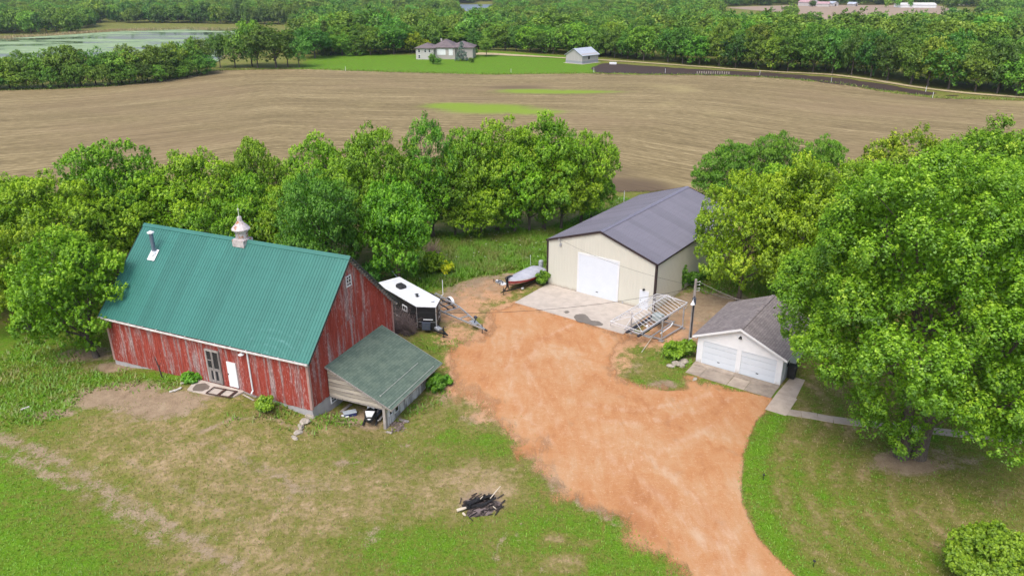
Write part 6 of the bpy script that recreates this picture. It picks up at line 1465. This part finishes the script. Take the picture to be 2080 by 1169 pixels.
def nattr(nm):
    a = ng.nodes.new('GeometryNodeInputNamedAttribute'); a.data_type = 'FLOAT'; a.inputs[0].default_value = nm; return a.outputs[0]
for k in range(3):
    io = ng.nodes.new('GeometryNodeInstanceOnPoints'); ng.links.new(mp.outputs[0], io.inputs['Points'])
    ob = ng.nodes.new('GeometryNodeObjectInfo'); ob.transform_space = 'ORIGINAL'; ob.inputs['Object'].default_value = first_wood['wood%d' % k]; ob.inputs['As Instance'].default_value = True
    ng.links.new(ob.outputs['Geometry'], io.inputs['Instance'])
    cmp_ = ng.nodes.new('FunctionNodeCompare'); cmp_.data_type = 'FLOAT'; cmp_.operation = 'EQUAL'; ng.links.new(nattr('pick'), cmp_.inputs[0]); cmp_.inputs[1].default_value = k; cmp_.inputs[12].default_value = .1
    ng.links.new(cmp_.outputs[0], io.inputs['Selection'])
    cx_ = ng.nodes.new('ShaderNodeCombineXYZ'); ng.links.new(nattr('rot'), cx_.inputs[2]); ng.links.new(cx_.outputs[0], io.inputs['Rotation']); ng.links.new(nattr('sc'), io.inputs['Scale'])
    ng.links.new(io.outputs[0], jn.inputs[0])
ng.links.new(jn.outputs[0], go.inputs[0])
md = wo.modifiers.new('woods', 'NODES'); md.node_group = ng

# ================================================================ SHRUBS, WEEDS, GRASS
def shrub(px, py, top, wpx, label, mat=LTH, ls=.13, ncl=40, nl=90, seed=0, name='shrub', color=None, spire=.2, inner=.25, nlobe=4, lobe_sp=.45, clump=.2):
    x, y, z = at(px, py); D = math.hypot(x, y); Hh = max(.4, CAMH+D*elev(px, top)-z); dep = y*_c+(CAMH-z)*_s; R = wpx/2*dep/FPX
    me, ctr, lc_, zc = make_crown(seed, Hh, R, .0, nlobe, ncl, max(5, nl//9), 12, ls, spire, clump, mat, inner=inner, lobe_sp=lobe_sp)
    e = empty(name, (x, y, z), seed*1.3, label, 'shrub'); o = link('foliage', me, e)
    if color: o.color = (*color, 1)
    tm = make_trunk(seed, Hh, R, ctr, lc_, zc, r0=.03+.01*Hh, nsub=12); link('stem', tm, e); return e
shrub(2003, 1195, 1072, 190, 'large clipped round green shrub in the bottom right corner', LTH, .13, 420, 130, 3, spire=.16, inner=.5, nlobe=7, lobe_sp=.3, clump=.115)
shrub(1100, 578, 550, 32, 'leafy green bush against the left corner of the steel shed', LTH, .16, 34, 80, 4, color=(.8, .85, .8))
shrub(1368, 726, 697, 50, 'bright weedy bush left of the utility pole foot', LTH, .16, 34, 80, 5)
shrub(1392, 724, 690, 44, 'weedy green bush hugging the utility pole foot', LTH, .16, 34, 80, 6, color=(.85, .95, .8))
shrub(540, 834, 808, 36, 'bright green bush at the foot of the red barn wall', LTH, .15, 40, 90, 7)
shrub(388, 774, 760, 40, 'low green bush left of the slab at the barn wall', LTH, .14, 34, 80, 9, color=(.7, .9, .8))
shrub(884, 792, 764, 40, 'dark green vine bush climbing the right end of the lean-to', LTH, .15, 44, 90, 10, color=(.6, .75, .7))
shrub(904, 782, 764, 26, 'green bush right of the lean-to corner', LTH, .15, 30, 80, 11, color=(.75, .85, .7))
shrub(880, 556, 508, 52, 'yellow green bush in the brush behind the trailer', LTH, .17, 44, 80, 13, color=(1.5, 1.2, .8))
shrub(906, 556, 530, 34, 'bright yellow flowering bush in the tall grass', LTH, .16, 34, 80, 14, color=(3.2, 1.9, .9))
shrub(1385, 590, 532, 18, 'dark vine climbing the right wall of the steel shed', LTH, .16, 30, 70, 15, name='climbing_vine', color=(.6, .75, .7))
shrub(1408, 582, 552, 34, 'dark bush along the right wall of the steel shed', LTH, .16, 30, 70, 16, color=(.6, .75, .7))
shrub(1435, 566, 542, 34, 'bush at the far end of the right wall of the steel shed', LTH, .16, 30, 70, 17, color=(.65, .8, .7))
shrub(700, 572, 530, 60, 'dark undergrowth bush behind the right end of the barn roof', LFE, .15, 40, 90, 18)
shrub(765, 575, 525, 70, 'dark leafy undergrowth below the rounded tree', LFE, .15, 40, 90, 19)

def twigs(px, py, w, h, n, label, name, mat, seed, flatk=1.0, r=.012, reach=.9):
    rg = np.random.default_rng(seed); x, y, z = at(px, py); q = MB()
    for i in range(n):
        a = rg.uniform(0, 6.28); rr0 = rg.uniform(0, w*.7); p = np.array([x+rr0*cos(a), y+rr0*sin(a)*.8, z+rg.uniform(0, h*.5)*(flatk < 1)])
        d = unit(np.array([rg.normal(0, .5), rg.normal(0, .5), (1.0 if flatk == 1 else .12)+abs(rg.normal(0, .2))])); L = h*rg.uniform(.5, 1.2)*(1 if flatk == 1 else 1.4)
        P = [p]
        for k in range(4): d = unit(d+rg.normal(0, .28, 3)); P.append(P[-1]+d*L/4)
        q.tube(P, [r*1.6, r*1.3, r, r*.8, r*.5], 4, caps=False)
        for k in range(3): s = P[rg.integers(1, 4)]; q.tube([s, s+unit(d+rg.normal(0, .7, 3))*L*.3], [r*.8, r*.4], 3, caps=False)
    tag(q.build(name, mat), label, 'brush')
for i, (px, py, w, h) in enumerate([(797, 676, .9, 2.0), (815, 672, 1.1, 2.2), (830, 678, .9, 1.7)]):
    twigs(px, py, w, h, 130, ['bare twiggy bush against the right end of the barn', 'tallest bare twiggy bush between the barn and the trailer', 'bare twiggy bush nearest the black trailer front'][i], 'bare_bush', TWIG, 90+i, 1.0, .013)
twigs(690, 560, 1.8, 1.2, 110, 'heap of dead branches behind the barn roof', 'brush_pile', M('dead pinkish branches', (.34, .24, .19), (.2, .14, .11), 4), 99, .2, .025)
twigs(877, 518, 1.1, 1.8, 90, 'leafless brown bush at the left edge of the tall grass', 'bare_bush', M('dead brown twigs', (.34, .25, .19), (.2, .15, .11), 4), 98, 1.0, .014)
twigs(1520, 372, 2.2, 4.5, 150, 'bare stemmed bush between the green trees at the field edge', 'bare_bush', TWIG, 97, 1.0, .03)

def blades(name, P, h, w, lean, mat, tint, label=None, seed=0):
    rg = np.random.default_rng(seed); n = len(P); a = rg.uniform(0, 6.28, n); d = np.stack([np.cos(a), np.sin(a), np.zeros(n)], 1)
    s = np.stack([-np.sin(a), np.cos(a), np.zeros(n)], 1)
    hh = h*rg.uniform(.5, 1.25, n); tip = P+d*(lean*hh)[:, None]+np.array([0, 0, 1])*hh[:, None]
    V = np.stack([P-s*w/2, P+s*w/2, tip], 1).reshape(-1, 3)
    me = npmesh(name, V, np.arange(3*n).reshape(-1, 3), {'tint': tint}, [mat]); o = link(name, me); tag(o, label, None, None, 'stuff'); return o
def scatter(x0, x1, y0, y1, n, fn, seed):
    rg = np.random.default_rng(seed); X = rg.uniform(x0, x1, n); Y_ = rg.uniform(y0, y1, n); p = fn(X, Y_); k = rg.random(n) < p; X, Y_ = X[k], Y_[k]
    return np.stack([X, Y_, height(X, Y_)-.01], 1)
def clear(X, Y_):
    ok = np.ones(X.shape, bool)
    for fr, w, l_ in ((BARN, bL, bW), (SHED, sW, sL), (GAR, gW, gL)):
        dx, dy = X-fr.o[0], Y_-fr.o[1]; a = dx*fr.c+dy*fr.s; b_ = -dx*fr.s+dy*fr.c
        front = {id(BARN): 0, id(SHED): 5.65, id(GAR): 2.25}[id(fr)]
        ok &= ~((a > -.05) & (a < w+.05) & (b_ > -front) & (b_ < l_+.05))
        if fr is BARN: ok &= ~((a > 8.3) & (a < 12.5) & (b_ > -1.5) & (b_ < 0)); ok &= ~((a > w) & (a < w+4.6) & (b_ > 1.7) & (b_ < 8.9))
        if fr is GAR: ok &= ~((a > 6.6) & (a < 8.3) & (b_ > -3.95) & (b_ < 1.9))
    return ok
LGR = leaf_mat('grass blades', [(0, (.42, .33, .17)), (.25, (.28, .26, .08)), (.5, (.17, .25, .03)), (.8, (.14, .32, .014)), (1, (.21, .42, .025))], .3, 0, 0)
def lawnp(X, Y_):
    l_, b_, r_ = cover(X, Y_); sd_ = poly_sdf(DRIVE, X, Y_)
    pw = line_dist([at(a, c)[:2] for a, c in PW], X, Y_)
    return clear(X, Y_)*np.where(sd_ > -.15, 1, (sd_ > -2.2)*(X < 9)*.10*np.exp(sd_))*(pw > .45)*np.clip(1-b_*1.15, .02, 1)*(.25+.75*np.clip(l_, 0, 1))*np.clip(1.2-Y_/90, .3, 1)
P = scatter(-36, 36, 27, 72, 260000, lawnp, 1); l_, b_, r_ = cover(P[:, 0], P[:, 1])
tn = np.clip(l_*.85+(vnoise(P[:, 0], P[:, 1], .9, 2)-.5)*.5+RNG.normal(0, .16, len(P)), 0, 1)
blades('lawn_grass', P, .11, .06, .8, LGR, tn, 'short patchy lawn grass across the yard', 2)
WEED = [PX([(0, 660), (120, 700), (190, 755), (240, 780), (150, 830), (60, 870), (-60, 850), (-80, 680)]), PX([(215, 762), (400, 770), (392, 790), (300, 785), (215, 790)]), PX([(560, 822), (620, 835), (600, 850), (540, 845)]),
        PX([(660, 842), (720, 838), (740, 850), (680, 862), (640, 870)]), PX([(830, 820), (900, 780), (915, 800), (850, 850), (820, 860)]), PX([(1345, 705), (1405, 690), (1408, 740), (1360, 745)]), PX([(1420, 600), (1440, 560), (1560, 520), (1560, 600)]), PX([(855, 690), (910, 690), (910, 730), (870, 720)]),
        PX([(420, 858), (480, 838), (560, 850), (640, 862), (560, 858)])]
def weedp(X, Y_):
    p = np.zeros(X.shape)
    for i, W in enumerate(WEED): p = np.maximum(p, smooth(.5, -.5, poly_sdf(W, X, Y_)+(vnoise(X, Y_, 1.3, i)-.5)*2.2)*(.35 if i >= 7 else 1))
    return p*clear(X, Y_)*(.25+.75*vnoise(X, Y_, .8, 9))
P = scatter(-40, 40, 40, 82, 240000, weedp, 3)
blades('tall_weeds', P, .26, .10, 1.1, LGR, np.clip(.62+RNG.normal(0, .16, len(P))+(vnoise(P[:, 0], P[:, 1], 1.1, 3)-.5)*.5, 0, 1), 'tangle of tall green weeds along the barn and yard edges', 4)
def tallp(X, Y_): return smooth(.6, -.6, poly_sdf(TALL, X, Y_)+(vnoise(X, Y_, 2, 3)-.5)*2.4)*clear(X, Y_)*(.3+.7*vnoise(X, Y_, 1.2, 5))
P = scatter(-16, 18, 60, 102, 300000, tallp, 5)
blades('tall_grass', P, .38, .10, 1.15, LGR, np.clip(.66+RNG.normal(0, .14, len(P))+(vnoise(P[:, 0], P[:, 1], 1.6, 7)-.5)*.5, 0, 1), 'tall lush green grass meadow left of the steel shed', 6)
q = RNG.integers(0, len(P), 60); Pf = P[q]
C = np.repeat(Pf, 5, 0)+RNG.normal(0, .07, (300, 3))*np.array([1, 1, .25])+np.array([0, 0, .5]); V, F = leaf_quads(C, unit(RNG.normal(size=(300, 3))*.4+np.array([0, 0, 1.])), np.full(300, .08), RNG)
tag(link('wild_flowers', npmesh('wild_flowers', V, F, None, [M('white flower heads', (.7, .72, .62))])), 'scattered white flower heads in the tall grass meadow', None, None, 'stuff')
# reeds round the pond
RD = leaf_mat('pond reeds', [(0, (.36, .27, .15)), (.6, (.44, .36, .2)), (1, (.24, .30, .08))], .2, 0, 0)
def reedp(X, Y_): s = poly_sdf(PONDP, X, Y_); return ((s > -1) & (s < 15)).astype(float)*smooth(330, 360, Y_)
P = scatter(-480, -120, 300, 660, 260000, reedp, 7)
blades('pond_reeds', P, 1.9, .5, .3, RD, np.clip(vnoise(P[:, 0], P[:, 1], 25, 2)*1.1-.1+RNG.normal(0, .15, len(P)), 0, 1), 'tan and green reed belt round the duckweed pond', 8)
# field edge grass verge on the left
def vergep(X, Y_): return ((FSD_at(X, Y_) > -.5) & (FSD_at(X, Y_) < 3)).astype(float)
def FSD_at(X, Y_): return poly_sdf(FIELD, X, Y_)
P = scatter(-175, 140, 135, 300, 160000, vergep, 9)
blades('field_verge', P, .45, .22, .5, LGR, np.clip(.55+RNG.normal(0, .14, len(P)), 0, 1), 'green grass verge along the far edges of the stubble field', 10)
# ================================================================ LIGHT
w = bpy.data.worlds.new('World'); sc.world = w; w.use_nodes = True
nt = w.node_tree; bg = nt.nodes['Background']; sky = nt.nodes.new('ShaderNodeTexSky'); sky.sky_type = 'NISHITA'; sky.sun_disc = False
SUN_EL, SUN_AZ = radians(58), radians(205)    # azimuth clockwise from +Y
sky.sun_elevation = SUN_EL; sky.sun_rotation = SUN_AZ; sky.air_density = 1.0; sky.dust_density = 4.0; sky.ozone_density = 1.0
nt.links.new(sky.outputs[0], bg.inputs[0]); bg.inputs[1].default_value = .15
sl = bpy.data.lights.new('sun', 'SUN'); sl.energy = 1.05; sl.angle = radians(36); sl.color = (1, .97, .92)
so = bpy.data.objects.new('sun', sl); COL.objects.link(so); so.location = (0, 0, 80)
from mathutils import Vector
sd_ = Vector((sin(SUN_AZ)*cos(SUN_EL), cos(SUN_AZ)*cos(SUN_EL), sin(SUN_EL)))
so.rotation_euler = (-sd_).to_track_quat('-Z', 'Y').to_euler()
sc.view_settings.view_transform = 'Standard'; sc.view_settings.look = 'None'; sc.view_settings.exposure = .72; sc.view_settings.gamma = 1
sc.cycles.max_bounces = 6; sc.cycles.diffuse_bounces = 3; sc.cycles.glossy_bounces = 2; sc.cycles.transmission_bounces = 3; sc.cycles.transparent_max_bounces = 8
sc.cycles.use_denoising = True
hb = MB(); hb.box(-2900, 2900, -120, 4700, -12, 48)
t = NT('haze air'); vp = t.n('ShaderNodeVolumePrincipled'); vp.inputs['Color'].default_value = (.80, .88, 1.0, 1); vp.inputs['Density'].default_value = .00010; vp.inputs['Anisotropy'].default_value = .2
t.l(vp.outputs[0], t.out.inputs['Volume']); hz_ = hb.build('haze', t.mat); tag(hz_, kind='stuff')
sc.cycles.volume_bounces = 0
